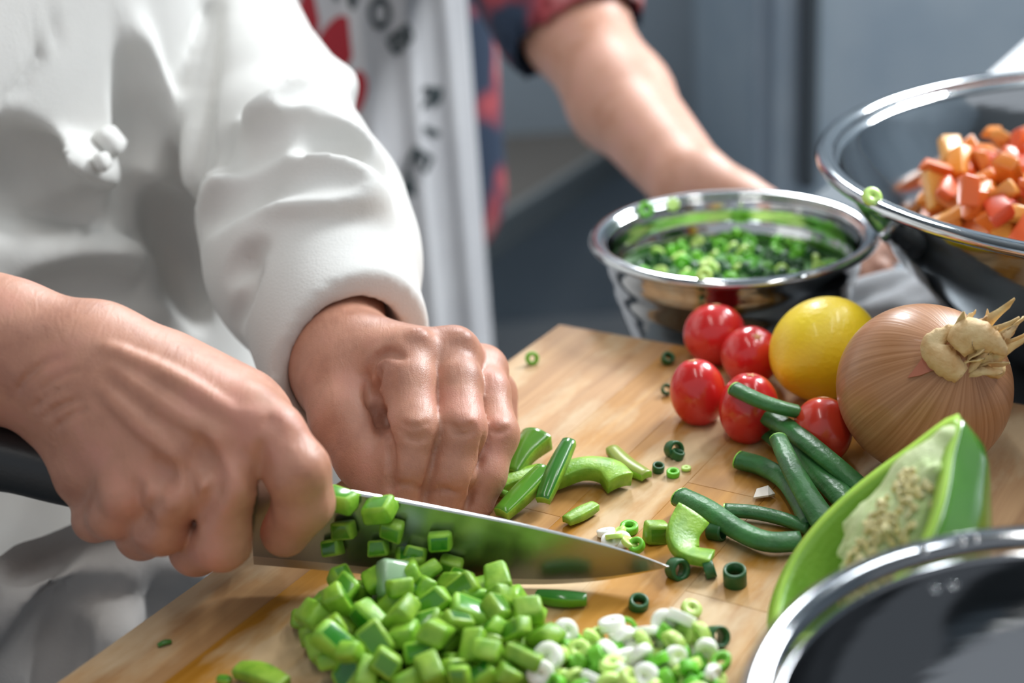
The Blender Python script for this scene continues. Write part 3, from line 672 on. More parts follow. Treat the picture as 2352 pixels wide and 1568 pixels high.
# ------------------------------------------------------------------ knife
V3 = Vector
M_blade = mat('blade_steel', '9a9d9c', 0.26, 1.0, bump=0.02, bscale=500)
M_edge = mat('blade_edge', 'dadcdc', 0.25, 1.0)
M_handle = mat('handle_plastic', '202325', 0.42, bump=0.1, bscale=900)
e0 = at(560, 1294, 0.557); e1 = Bz(1150, 1342, 0.0008)
ke = (e1 - e0).normalized()
lean = Matrix.Rotation(math.radians(-4), 3, ke)
kw = (V3((0, 0, 1)) - ke * ke.z).normalized(); kw = lean @ kw
kn = ke.cross(kw).normalized()          # away from or towards the camera
if kn.y > 0: kn = -kn                   # kn points to the camera side
def kloc(px, py):
    r = ray(px, py); o = V3((0, 0, H)); t = (e0 - o).dot(kn) / r.dot(kn); p = o + r * t - e0
    return p.dot(ke), p.dot(kw)
def kpt(x, z, y=0.0): return e0 + ke * x + kw * z + kn * y
spine = [kloc(*p) for p in ((575, 1088), (760, 1118), (900, 1143), (1040, 1170), (1180, 1198), (1300, 1226), (1400, 1252), (1480, 1278), (1536, 1300))]
edge = [kloc(*p) for p in ((560, 1294), (680, 1304), (780, 1313), (900, 1324), (1030, 1336), (1150, 1342), (1270, 1342), (1370, 1335), (1460, 1320), (1536, 1302))]
def resample(pl, xs): return [float(np.interp(x, [p[0] for p in pl], [p[1] for p in pl])) for x in xs]
x0 = max(spine[0][0], edge[0][0]); x1 = min(spine[-1][0], edge[-1][0])
xs = np.linspace(x0, x1, 60); sz_ = resample(spine, xs); ez = resample(edge, xs)
ker = np.ones(5) / 5
sz_[2:-2] = list(np.convolve(sz_, ker, 'valid')); ez[2:-2] = list(np.convolve(ez, ker, 'valid'))
verts = []; rows = []
for x, s1, e1_ in zip(xs, sz_, ez):
    f = (x - x0) / (x1 - x0); th = 0.0011 * (1 - 0.7 * f); hgt = max(s1 - e1_, 0.0002)
    for (zz, yy) in ((1.0, th * 0.7), (0.97, th), (0.10, th * 0.45), (0.0, 0.00002), (0.10, -th * 0.45), (0.97, -th), (1.0, -th * 0.7)):
        verts.append(kpt(x, e1_ + hgt * zz, yy))
faces = []; mi = []
for i in range(59):
    for j in range(7):
        j2 = (j + 1) % 7; faces.append((i * 7 + j, i * 7 + j2, (i + 1) * 7 + j2, (i + 1) * 7 + j)); mi.append(1 if j in (0, 2, 3, 5, 6) else 0)
faces += [tuple(range(7)), tuple(range(59 * 7, 60 * 7))]; mi += [0, 0]
me = mesh_from('blade', verts, faces, mi); bm = bmesh.new(); bm.from_mesh(me); bmesh.ops.recalc_face_normals(bm, faces=bm.faces); bm.to_mesh(me); bm.free()
knife = empty('chef_knife', (0, 0, 0), 'broad steel chef knife with black handle cutting green pepper on the board', 'knife')
link('blade', me, [M_blade, M_edge], knife, False)
# handle: oval section swept from bolster to butt
ht = [(at(585, 1178, 0.552), 0.0150, .0085), (at(500, 1160, 0.552), 0.0125, .0105), (at(330, 1125, 0.550), 0.0112, .0112), (at(160, 1092, 0.549), 0.0108, .0112), (at(40, 1062, 0.548), 0.0110, .0115), (at(-60, 1046, 0.547), 0.0122, .0118), (at(-110, 1040, 0.547), 0.0100, .009)]
P = [h_[0] for h_ in ht]
verts = []; faces = []; ns = 24; Q = catmull(P, 6); T = np.linspace(0, len(ht) - 1, len(Q))
for i, p in enumerate(Q):
    t = (Q[min(i + 1, len(Q) - 1)] - Q[max(i - 1, 0)]).normalized(); u = (kw - t * kw.dot(t)).normalized(); s = t.cross(u)
    a = float(np.interp(T[i], range(len(ht)), [h_[1] for h_ in ht])); b = float(np.interp(T[i], range(len(ht)), [h_[2] for h_ in ht]))
    for k in range(ns):
        an = 2 * math.pi * k / ns; ca, sa = math.cos(an), math.sin(an)
        verts.append(p + u * a * math.copysign(abs(sa) ** 0.75, sa) + s * b * math.copysign(abs(ca) ** 0.75, ca))
for i in range(len(Q) - 1):
    for k in range(ns): faces.append((i * ns + k, i * ns + (k + 1) % ns, (i + 1) * ns + (k + 1) % ns, (i + 1) * ns + k))
faces += [tuple(reversed(range(ns))), tuple(range((len(Q) - 1) * ns, len(Q) * ns))]
me = mesh_from('handle', verts, faces); bm = bmesh.new(); bm.from_mesh(me); bmesh.ops.recalc_face_normals(bm, faces=bm.faces); bm.to_mesh(me); bm.free()
link('handle', me, M_handle, knife)

# ------------------------------------------------------------------ steel bowls
def steel(name, col='c9cbcc', rough=0.09):
    m, N, L, b = newmat(name)
    b.inputs['Base Color'].default_value = lin(col); b.inputs['Metallic'].default_value = 1; b.inputs['Roughness'].default_value = rough
    tc = N.new('ShaderNodeTexCoord'); mp = N.new('ShaderNodeMapping'); mp.inputs['Scale'].default_value = (20, 20, 500); L.new(tc.outputs['Object'], mp.inputs['Vector'])
    n = N.new('ShaderNodeTexNoise'); n.inputs['Scale'].default_value = 1; L.new(mp.outputs[0], n.inputs['Vector'])
    bp = N.new('ShaderNodeBump'); bp.inputs['Strength'].default_value = 0.06; bp.inputs['Distance'].default_value = 0.001
    L.new(n.outputs['Fac'], bp.inputs['Height']); L.new(bp.outputs[0], b.inputs['Normal']); return m
M_steel = steel('bowl_steel'); M_steel2 = steel('bowl_steel_dark', '989a9c', 0.08)
def bowl(name, label, cx, cy, z0, zr, R, rb, rim=0.004, power=2.2, flare=0.006, ribs=False, m=None, group=None):
    h = zr - z0; e = empty(name, (cx, cy, z0), label, 'bowl', group)
    out = [(0.0, 0.0), (rb * 0.9, 0.0), (rb, 0.002)]
    n = 22
    for i in range(1, n + 1):
        t = i / n
        r = rb + (R - flare - rb) * (1 - (1 - t) ** power) ** (1 / 1.15)
        if ribs and 0.45 < t < 0.95: r += 0.0005 * math.sin((t - 0.45) / 0.5 * math.pi * 4)
        out.append((r, 0.002 + (h - 0.002 - rim) * t))
    th = 0.0012
    rolled = [(R - flare + 0.002, h - rim * 0.5), (R - rim * 0.4, h - rim * 0.75), (R, h - rim * 0.2), (R - rim * 0.3, h + rim * 0.35), (R - rim, h + rim * 0.45), (R - flare - th * 1.2, h - rim * 0.1)]
    inner = [(max(r - th, 0), z + th) for r, z in reversed(out[2:])] + [(0, th)]
    me = lathe('bowl_wall', out[1:] + [rolled[0]][:0] + [(R - flare, h - rim)] + [(R - 0.0004, h - rim * 0.9)][:0], 128)
    # wall (outer + inner) and the rolled rim as its own part
    me = lathe('bowl_wall', out + inner, 128); link('bowl_wall', me, m or M_steel, e)
    rr = []
    for k in range(13):
        a = 2 * math.pi * k / 12; rr.append((R - flare / 2 + math.cos(a) * flare / 2 * 1.05, h - rim * 0.3 + math.sin(a) * rim * 0.85))
    link('rolled_rim', lathe('rolled_rim', rr, 128), m or M_steel, e)
    return e
bs = bowl('mixing_bowl', 'small steel bowl of sliced scallions standing behind the tomatoes', 0.128, 0.757, -BT, 0.035, 0.0805, 0.056, rim=0.003, power=1.35, flare=0.008, ribs=True)
bl = bowl('mixing_bowl', 'large steel bowl heaped with chopped orange vegetable pieces', 0.351, 0.697, -BT, 0.085, 0.186, 0.078, rim=0.004, power=1.25, flare=0.010)
bf = bowl('mixing_bowl', 'empty steel bowl nearest the camera, in front of the halved pepper', 0.1465, 0.272, 0.0, 0.07, 0.099, 0.05, rim=0.004, power=1.9, flare=0.0085, m=M_steel2)

# ------------------------------------------------------------------ vegetables
R_ = random.Random(5)
def ellipsoid(name, rx, ry, rz, seg=48, rings=32, fn=None):
    vs_ = []; fs_ = []
    for i in range(rings + 1):
        th = math.pi * i / rings
        for j in range(seg):
            ph = 2 * math.pi * j / seg; v = Vector((math.sin(th) * math.cos(ph), math.sin(th) * math.sin(ph), math.cos(th)))
            k = fn(th, ph) if fn else 1.0; vs_.append(Vector((v.x * rx * k, v.y * ry * k, v.z * rz * k)))
    for i in range(rings):
        for j in range(seg): fs_.append((i * seg + j, (i + 1) * seg + j, (i + 1) * seg + (j + 1) % seg, i * seg + (j + 1) % seg))
    me = mesh_from(name, vs_, fs_); bm = bmesh.new(); bm.from_mesh(me); bmesh.ops.remove_doubles(bm, verts=bm.verts, dist=1e-6); bmesh.ops.recalc_face_normals(bm, faces=bm.faces); bm.to_mesh(me); bm.free(); return me
def aim(o, loc, z_axis, spin=0.0):
    q = Vector(z_axis).to_track_quat('Z', 'Y').to_matrix().to_4x4(); o.matrix_world = Matrix.Translation(loc) @ q @ Matrix.Rotation(spin, 4, 'Z'); return o
def on_board(px, py, rad_px):
    """centre of a ball of rad_px pixels seen at (px, py) that rests on the board"""
    z = 0.015
    for _ in range(8): p = Bz(px, py, z); z = rad_px * mmpx(p)
    return p, z
# tomatoes
M_tom = mat('tomato_skin', 'd42a26', 0.22, noise=('c81f22', 25, .35, .65), sss=0.15, srad=(.006, .0015, .001), coat=0.4)
M_tom2 = mat('tomato_skin_orange', 'cf3a22', 0.25, noise=('bb2a1f', 25, .35, .65), sss=0.15, srad=(.006, .0015, .001), coat=0.4)
M_scar = mat('tomato_scar', 'c98a5a', 0.7); M_tleaf = mat('tomato_sepal', '5d7a35', 0.7)
toms = [(1642, 768, 72, 61, 'red cherry tomato farthest back, nearest the small steel bowl', (0.1, .3, 1)), (1724, 817, 68, 66, 'red cherry tomato with a pale stem scar touching the yellow lemon', (.15, -.45, .9)),
        (1602, 901, 64, 75, 'red cherry tomato farthest from the onion, beside two green specks', (-.1, .2, 1)), (1719, 938, 68, 80, 'red cherry tomato behind the pale cut tip of the dark green stalk', (.1, .1, 1)),
        (1890, 988, 68, 74, 'orange-red cherry tomato pressed against the brown onion', (.1, .4, 1))]
for i, (px, py, rx, ry, lab, ax) in enumerate(toms):
    p, z = on_board(px, py, (rx + ry) / 2 * 0.98)
    e = empty('cherry_tomato', p, lab, 'tomato', 'cherry tomatoes on the board')
    r_ = rx * mmpx(p); rz = max(ry * mmpx(p) * 1.06, r_)
    o = link('fruit', ellipsoid('fruit', r_, r_, rz, fn=lambda th, ph: 1 + 0.012 * math.cos(5 * ph) * math.sin(th) - 0.05 * math.exp(-(th / 0.25) ** 2)), M_tom2 if i == 4 else M_tom, e)
    q = Vector(ax).to_track_quat('Z', 'Y').to_matrix().to_4x4(); o.matrix_basis = q
    vs_ = [(0, 0, 0.0006)]
    for k in range(10):
        a = k * math.pi / 5; rr_ = (0.0032 if k % 2 == 0 else 0.0012); vs_.append((rr_ * math.cos(a), rr_ * math.sin(a), 0.0002))
    s = link('stem_scar', mesh_from('stem_scar', vs_, [(0, 1 + k, 1 + (k + 1) % 10) for k in range(10)]), M_scar, e); s.matrix_basis = q @ Matrix.Translation((0, 0, rz * 0.952))
# lemon
M_lemon = mat('lemon_peel', 'f8dc2c', 0.38, noise=('f2cc1c', 20, .3, .7), bump=0.22, bscale=420, sss=0.12, srad=(.006, .004, .001), coat=0.15)
p, z = on_board(1893, 800, 121)
e = empty('lemon', p, 'yellow lemon between the cherry tomatoes and the brown onion', 'lemon')
rl = 117 * mmpx(p)
def lf(th, ph): return 1 + 0.16 * math.exp(-(th / 0.28) ** 2) + 0.10 * math.exp(-((math.pi - th) / 0.3) ** 2)
o = link('fruit', ellipsoid('fruit', rl, rl, rl * 1.16, fn=lf), M_lemon, e); o.matrix_basis = Vector((.75, .62, .12)).to_track_quat('Z', 'Y').to_matrix().to_4x4()
# onion
def onion_mat():
    m, N, L, b = newmat('onion_skin'); tc = N.new('ShaderNodeTexCoord'); sp = N.new('ShaderNodeSeparateXYZ'); L.new(tc.outputs['Object'], sp.inputs[0])
    at2 = N.new('ShaderNodeMath'); at2.operation = 'ARCTAN2'; L.new(sp.outputs['Y'], at2.inputs[0]); L.new(sp.outputs['X'], at2.inputs[1])
    cb = N.new('ShaderNodeCombineXYZ'); L.new(at2.outputs[0], cb.inputs['X']); L.new(sp.outputs['Z'], cb.inputs['Y'])
    mp = N.new('ShaderNodeMapping'); mp.inputs['Scale'].default_value = (17, 9, 1); L.new(cb.outputs[0], mp.inputs['Vector'])
    n = N.new('ShaderNodeTexNoise'); n.inputs['Scale'].default_value = 1; n.inputs['Detail'].default_value = 4; L.new(mp.outputs[0], n.inputs['Vector'])
    r = N.new('ShaderNodeValToRGB'); e = r.color_ramp.elements; e[0].position = .36; e[0].color = lin('9c6a42'); e[1].position = .64; e[1].color = lin('b78660')
    L.new(n.outputs['Fac'], r.inputs['Fac'])
    n2 = N.new('ShaderNodeTexNoise'); n2.inputs['Scale'].default_value = 28; n2.inputs['Detail'].default_value = 2; L.new(tc.outputs['Object'], n2.inputs['Vector'])
    mx = N.new('ShaderNodeMix'); mx.data_type = 'RGBA'; mr = N.new('ShaderNodeMapRange'); mr.inputs['From Min'].default_value = .45; mr.inputs['From Max'].default_value = .7; mr.inputs['To Max'].default_value = .5
    L.new(n2.outputs['Fac'], mr.inputs['Value']); L.new(mr.outputs[0], mx.inputs[0]); L.new(r.outputs['Color'], mx.inputs[6]); mx.inputs[7].default_value = lin('a87350'); L.new(mx.outputs[2], b.inputs['Base Color'])
    b.inputs['Roughness'].default_value = .36; b.inputs['Coat Weight'].default_value = .12
    bp = N.new('ShaderNodeBump'); bp.inputs['Strength'].default_value = .15; bp.inputs['Distance'].default_value = .001; L.new(n.outputs['Fac'], bp.inputs['Height']); L.new(bp.outputs[0], b.inputs['Normal']); return m
M_onion = onion_mat(); M_paper = mat('dry_onion_skin', 'e6cd9c', 0.6, noise=('c79c62', 120, .35, .7), bump=.3, bscale=500, vary=.15); M_ored = mat('inner_onion_skin', 'b06a52', .35)
p, z = on_board(2122, 892, 198); ro = 198 * mmpx(p)
e = empty('onion', p, 'large brown onion with a dry frayed neck beside the lemon', 'onion')
tocam = (Vector((0, 0, H)) - p).normalized()
oax = (CR * 0.36 + CU * 0.33 + tocam * 0.80).normalized()
def of(th, ph):
    k = 1 + 0.13 * math.exp(-(th / 0.30) ** 2) - 0.03 * math.exp(-((math.pi - th) / .4) ** 2); return k * (1 + 0.006 * math.sin(3 * ph + 1))
OM = Matrix.Translation(p) @ oax.to_track_quat('Z', 'Y').to_matrix().to_4x4()
o = link('bulb', ellipsoid('bulb', ro, ro, ro * .95, 96, 64, of), M_onion, e); o.matrix_basis = oax.to_track_quat('Z', 'Y').to_matrix().to_4x4(); bulb = o
# dry neck: a twisted bundle of papery strips that leans away from the axis
nk0 = p + oax * ro * 0.93; tip_n = at(2292, 775, (nk0 - Vector((0, 0, H))).dot(_f) - 0.012)
def ribbon(name, pts, wd, parent, m, tw=0.0, curl=0.4, n=5, ends=None):
    P_ = catmull(pts, n); vs_ = []; fs_ = []
    for i, q in enumerate(P_):
        f = i / (len(P_) - 1); t = (P_[min(i + 1, len(P_) - 1)] - P_[max(i - 1, 0)]).normalized(); s = t.cross(tocam).normalized(); s = Matrix.Rotation(tw * f + (ends or 0), 3, t) @ s; u = s.cross(t)
        wv = wd * (0.55 + 0.6 * math.sin(math.pi * min(1, f * 1.1 + .12))) * (1 if f < .85 else (1 - f) / .15 * .8 + .2)
        for k in range(5):
            g = (k - 2) / 2; vs_.append(q + s * wv * g + u * wv * curl * (1 - g * g) + Vector((0, 0, 0.0004 * math.sin(i * 2 + k * 3))))
    for i in range(len(P_) - 1):
        for k in range(4): fs_.append((i * 5 + k, i * 5 + k + 1, (i + 1) * 5 + k + 1, (i + 1) * 5 + k))
    o_ = link(name, mesh_from(name, vs_, fs_), m, parent); o_.matrix_parent_inverse = parent.matrix_world.inverted() if False else Matrix.Translation(parent.location).inverted()
    md = o_.modifiers.new('thick', 'SOLIDIFY'); md.thickness = 0.0004; return o_
rn = random.Random(3)
dirn = (tip_n - nk0)
for k in range(16):
    a = k * 2.4; off = (CR * math.cos(a) + CU * math.sin(a)) * rn.uniform(.003, .0095)
    b0 = nk0 - oax * 0.006 + off * 0.8; m1 = nk0 + dirn * .35 + off * 1.0; 
    t1 = nk0 + dirn * rn.uniform(.85, 1.25) + off * rn.uniform(1.0, 1.9) + CU * rn.uniform(-.002, .006)
    ribbon('dry_strip', [b0, m1, t1], rn.uniform(.0022, .0044), e, M_paper, rn.uniform(-1.5, 1.5), .5, ends=a)
# long loose ends
ribbon('dry_strip', [tip_n + CR * .002, at(2320, 765, (tip_n - Vector((0, 0, H))).dot(_f)), at(2350, 728, (tip_n - Vector((0, 0, H))).dot(_f) + .002)], .0016, e, M_paper, 1.0)
ribbon('dry_strip', [nk0 + dirn * .3 + CU * .006, at(2225, 735, (nk0 - Vector((0, 0, H))).dot(_f)), at(2242, 712, (nk0 - Vector((0, 0, H))).dot(_f))], .0016, e, M_paper, .6)
ribbon('dry_strip', [nk0 + dirn * .7 + CU * .006, at(2268, 738, (nk0 - Vector((0, 0, H))).dot(_f)), at(2268, 710, (nk0 - Vector((0, 0, H))).dot(_f))], .0018, e, M_paper, .6)
# broad outer husks folded down over the shoulder
def on_bulb(px, py, off=.0008):
    t = 0.4; r = ray(px, py); Mi = OM.inverted()
    while t < .8:
        q = Vector((0, 0, H)) + r * t; l = Mi @ q; th = math.acos(max(-1, min(1, l.z / max(l.length, 1e-6)))); 
        if l.length < ro * of(th, 0) * (1 if abs(l.z) < .01 else 1) * (0.95 + .05 * math.sin(th)) + off: return q
        t += .0004
    return at(px, py, .6)
d_n = (nk0 - Vector((0, 0, H))).dot(_f)
ribbon('husk', [on_bulb(2208, 862), on_bulb(2170, 830, .002), at(2146, 795, d_n - .004), at(2168, 768, d_n - .004), at(2222, 745, d_n - .003)], .0052, e, M_paper, .5, .5, 7)
ribbon('husk', [on_bulb(2300, 855), on_bulb(2268, 835, .002), at(2252, 812, d_n - .006), at(2262, 790, d_n - .008)], .0042, e, M_paper, -.4, .5, 7)
ribbon('husk', [on_bulb(2195, 800, .003), at(2230, 770, d_n - .010), at(2280, 790, d_n - .012), at(2310, 815, d_n - .010)], .0062, e, M_paper, .7, .6, 7)
vs_ = [on_bulb(2085, 868, .0002), on_bulb(2110, 835, .0002), on_bulb(2125, 812, .0003), on_bulb(2142, 822, .0008), on_bulb(2145, 850, .0008), on_bulb(2115, 862, .0003)]
o = link('peeled_patch', mesh_from('peeled_patch', vs_, [(0, 1, 2, 3, 4, 5)]), M_ored, e, False); o.matrix_parent_inverse = Matrix.Translation(e.location).inverted(); md = o.modifiers.new('t', 'SOLIDIFY'); md.thickness = .0005

# ------------------------------------------------------------------ green materials
M_pskin = mat('pepper_skin', '4a861f', 0.2, noise=('5c9828', 30, .3, .7), coat=.2, vary=.14, sss=.08, srad=(.002, .004, .001))
M_pflesh = mat('pepper_flesh', '6d9f26', 0.38, noise=('93bd3c', 160, .35, .65), vary=.14, sss=.2, srad=(.003, .005, .001), bump=.15, bscale=700)
M_dskin = mat('dark_pepper_skin', '33741f', 0.22, coat=.5, vary=.16); M_dflesh = mat('pale_wet_flesh', '8fae88', 0.25, coat=.4)
M_scal = mat('scallion_green', '28592c', 0.4, noise=('3f7d40', 60, .3, .7), bump=.3, bscale=260)
M_scalcut = mat('scallion_cut', '8ed14a', 0.35, sss=.1, srad=(.002, .004, .001)); M_scald = mat('scallion_dark', '24592c', 0.4, vary=.1)
M_sw = mat('scallion_white', 'f6f8ec', .4, sss=.25, srad=(.004, .005, .002), vary=.05); M_sl = mat('scallion_light', 'c2e278', .38, sss=.2, srad=(.003, .005, .001), vary=.15); M_sg = mat('scallion_mid', '6fbf2c', .38, vary=.15)
# scallion stalks: hollow-ended ribbed tubes
def stalk(label, pts, rpx, cut_first=True, flat=.75, taper=(1, .9)):
    P_ = [Bz(x, y, z) for x, y, z in pts]; r_ = rpx * 1.12 * mmpx(P_[len(P_) // 2]); n_ = 18
    sec = [(r_ * math.cos(2 * math.pi * k / n_) * (1 + .05 * math.cos(6 * math.pi * k / n_ * 2)), r_ * flat * math.sin(2 * math.pi * k / n_) * (1 + .05 * math.cos(6 * math.pi * k / n_ * 2))) for k in range(n_)]
    e_ = empty('scallion_stalk', P_[0], label, 'scallion', 'dark green scallion stalks beside the onion')
    me_ = sweep('leaf_tube', P_, sec, scale=lambda f: taper[0] + (taper[1] - taper[0]) * f, capmat=0, n=8)
    o_ = link('leaf_tube', me_, M_scal, e_); o_.matrix_parent_inverse = Matrix.Translation(e_.location).inverted()
    Q_ = catmull(P_, 8); t = (Q_[0] - Q_[1]).normalized(); s = t.cross(Vector((0, 0, 1))).normalized(); u = s.cross(t)
    vs_ = []; ro_, ri_ = r_ * 1.0 * taper[0], r_ * .55
    for rr_, dd in ((ro_, 0), (ro_, .0006), (ri_, .0006), (ri_, .0001)):
        for k in range(n_): a = 2 * math.pi * k / n_; vs_.append(Q_[0] + t * dd + s * rr_ * math.cos(a) + u * rr_ * flat * math.sin(a))
    fs_ = [(j * n_ + k, j * n_ + (k + 1) % n_, (j + 1) * n_ + (k + 1) % n_, (j + 1) * n_ + k) for j in range(3) for k in range(n_)] + [tuple(range(3 * n_, 4 * n_))]
    c_ = link('cut_end', mesh_from('cut_end', vs_, fs_), M_scalcut, e_, False); c_.matrix_parent_inverse = Matrix.Translation(e_.location).inverted(); return e_
stalk('dark green scallion stalk with a bright pale tip across the front tomato', [(1688, 893, .027), (1740, 918, .026), (1790, 935, .024), (1832, 945, .021)], 19)
stalk('longest dark green scallion stalk running from tomatoes towards the onion base', [(1748, 948, .014), (1812, 985, .015), (1895, 1050, .014), (1975, 1118, .009), (2010, 1150, .007)], 25)
stalk('broad dark green scallion stalk in the middle of the bundle', [(1800, 985, .008), (1850, 1050, .008), (1915, 1120, .007), (1960, 1170, .006)], 31)
stalk('pale-dusted flat scallion stalk on top of the bundle, ending at the pepper rim', [(1788, 1008, .017), (1822, 1080, .016), (1862, 1150, .011), (1898, 1205, .007)], 28, taper=(.7, 1.1))
stalk('blunt scallion stalk under the bundle above the white chip', [(1698, 1056, .0045), (1752, 1072, .0045), (1806, 1106, .0045), (1842, 1160, .0045), (1862, 1205, .0045)], 24)
stalk('long curved scallion stalk nearest the pepper chunk', [(1564, 1142, .006), (1628, 1172, .007), (1692, 1215, .0055), (1760, 1243, .0055), (1838, 1243, .005)], 27)
stalk('thin scallion stalk lying between two thicker ones', [(1665, 1172, .004), (1730, 1176, .004), (1800, 1192, .0035), (1858, 1215, .0035)], 18)
stalk('short dark scallion leaf tucked beneath the front tomatoes', [(1745, 985, .005), (1775, 1010, .0045), (1800, 1035, .004)], 15)

# ------------------------------------------------------------------ halved pepper
def pepper_half():
    Lp = 0.096; hw = 0.038; dep = 0.043
    ctr = Bz(1980, 1232, 0.036)
    a = Vector((.69, .40, .60)).normalized()
    wv = Vector((.142, -.928, .248)); wv = (wv - a * wv.dot(a)).normalized()
    nrm = a.cross(wv).normalized()
    if nrm.x > 0: nrm = -nrm                       # opening looks to the left and a little to the camera
    nu, nv = 44, 40
    def prof(t): # half width along the length, t 0 = blossom end (low), 1 = stem end
        return (math.sin(math.pi * min(max(t, 0), 1)) ** 0.62) * (1.08 - .42 * t ** 1.6)
    def pt(t, th, k=1.0, inn=0.0):
        lobes = 1 + .07 * math.cos(3 * th + .4) * math.sin(math.pi * t); r = max(prof(t) * hw * lobes - inn, 0.0)
        x = (t - .5) * (Lp - inn * 1.6); r2 = max((math.sin(math.pi * min(max(t, 0), 1)) ** .42) * dep * (1 + .09 * math.cos(3 * th + .4)) - inn, 0); xx = r * math.cos(th) + .10 * r2 * math.sin(th); zz = -r2 * math.sin(th) * 1.02
        x += .006 * math.exp(-((t - 1) / .07) ** 2) - .004 * math.exp(-(t / .06) ** 2) * math.sin(th)
        return ctr + a * x + wv * xx + nrm * zz
    vs_, fs_, mi_ = [], [], []
    def idx(s, i, j): return s * (nu + 1) * (nv + 1) + i * (nv + 1) + j
    for s in (0, 1):
        for i in range(nu + 1):
            for j in range(nv + 1): vs_.append(pt(i / nu, math.pi * j / nv, inn=0.0 if s == 0 else .0052))
    for s in (0, 1):
        for i in range(nu):
            for j in range(nv):
                q = (idx(s, i, j), idx(s, i + 1, j), idx(s, i + 1, j + 1), idx(s, i, j + 1)); fs_.append(q if s == 0 else q[::-1]); mi_.append(s)
    for i in range(nu):
        for j in (0, nv):
            fs_.append((idx(0, i, j), idx(0, i + 1, j), idx(1, i + 1, j), idx(1, i, j))); mi_.append(2)
    me = mesh_from('shell', vs_, fs_, mi_); bm = bmesh.new(); bm.from_mesh(me); bmesh.ops.remove_doubles(bm, verts=bm.verts, dist=2e-5); bmesh.ops.recalc_face_normals(bm, faces=bm.faces); bm.to_mesh(me); bm.free()
    low = min(v.co.z for v in me.vertices)
    e = empty('bell_pepper_half', ctr, 'halved green bell pepper with pale seed core, behind the nearest steel bowl', 'pepper')
    sh = ray(1980, 1232); dz = -low + .0005; shift = sh * (dz / sh.z)             # slide along the line of sight until it rests on the board
    ctr2 = shift
    o = link('shell', me, [M_pskin_big, M_pinner, M_prim], e); o.matrix_parent_inverse = Matrix.Translation(e.location).inverted()
    # ribs inside and the seed core
    def loc(x, y, z): return ctr + a * x + wv * y + nrm * z
    G = Field(axis([(ctr.x - .06, ctr.x + .06, .0012)]), axis([(ctr.y - .06, ctr.y + .06, .0012)]), axis([(ctr.z - .05, ctr.z + .05, .0012)]))
    G.chain([loc(.044, .002, -.004), loc(.030, .000, -.007), loc(.005, .002, -.010), loc(-.012, .006, -.014), loc(-.020, .009, -.018)], [.0065, .0105, .0135, .0120, .0075], .006)
    G.cap(loc(.010, .012, -.008), loc(.030, .008, -.006), .006, .005, .008); G.cap(loc(.005, -.010, -.006), loc(.028, -.006, -.005), .006, .005, .008)
    G.chain([loc(.0, .020, -.010), loc(-.030, .022, -.012)], [.0032, .002], .006)
    rg = random.Random(8)
    for _ in range(60): G.cap(loc(rg.uniform(-.015, .035), rg.uniform(-.012, .016), rg.uniform(-.008, .004)), loc(rg.uniform(-.015, .035), rg.uniform(-.012, .016), rg.uniform(-.008, .004)), .0003, .0004, .003)
    c = link('seed_core', G.mesh('seed_core', 1), M_core, e); c.matrix_parent_inverse = Matrix.Translation(e.location).inverted()
    seedm = ellipsoid('seed', .0019, .0015, .0007, 10, 6)
    seedm.materials.append(M_seed); seedm.shade_smooth(); ns_ = 0
    while ns_ < 190:
        x = rg.uniform(-.024, .026); y = rg.uniform(.003, .020) + (.003 if x < 0 else 0); 
        # drop onto the core
        z = .012; hit_ = False
        while z > -.03:
            if G.sample(np.array(loc(x, y, z)))[0] < .0004: hit_ = True; break
            z -= .0006
        ns_ += 1
        if not hit_: continue
        if y < .004 and rg.random() < .75: continue
        s = bpy.data.objects.new('seed', seedm); COL.objects.link(s); s.parent = c
        M_ = Matrix.Translation(loc(x, y, z + .0006)) @ Euler((rg.uniform(0, 6), rg.uniform(0, 6), rg.uniform(0, 6))).to_matrix().to_4x4(); s.matrix_parent_inverse = Matrix.Identity(4); s.matrix_local = Matrix.Translation(-Vector((0, 0, 0))) @ M_
        s.matrix_parent_inverse = Matrix.Translation(e.location).inverted() @ Matrix.Translation(e.location)
    # stem stub
    st = sweep('stem_stub', [loc(.044, 0, -.006), loc(.048, 0, -.005), loc(.051, .001, -.003)], [(.003 * math.cos(k * math.pi / 5), .0026 * math.sin(k * math.pi / 5)) for k in range(10)])
    o = link('stem_stub', st, M_prim, e); o.matrix_parent_inverse = Matrix.Translation(e.location).inverted()
    e.location = ctr + shift
    return e
M_pskin_big = mat('pepper_outer', '5a9133', 0.16, noise=('477c2b', 22, .35, .65), coat=.6)
M_pinner = mat('pepper_inside', '79ad34', 0.42, noise=('8cbc44', 60, .3, .7), bump=.2, bscale=500, sss=.15, srad=(.002, .004, .001)); M_prim = mat('pepper_cut_rim', 'a6cf4c', 0.35, noise=('93c240', 90, .3, .7), sss=.15, srad=(.003, .005, .001))
M_core = mat('pepper_core', 'cbd7a6', 0.5, noise=('b9cf8c', 80, .3, .7), sss=.25, srad=(.003, .004, .002), bump=.3, bscale=500); M_seed = mat('pepper_seed', 'e6dfae', .45, noise=('d6ca88', 300, .4, .6))
pepper_half()

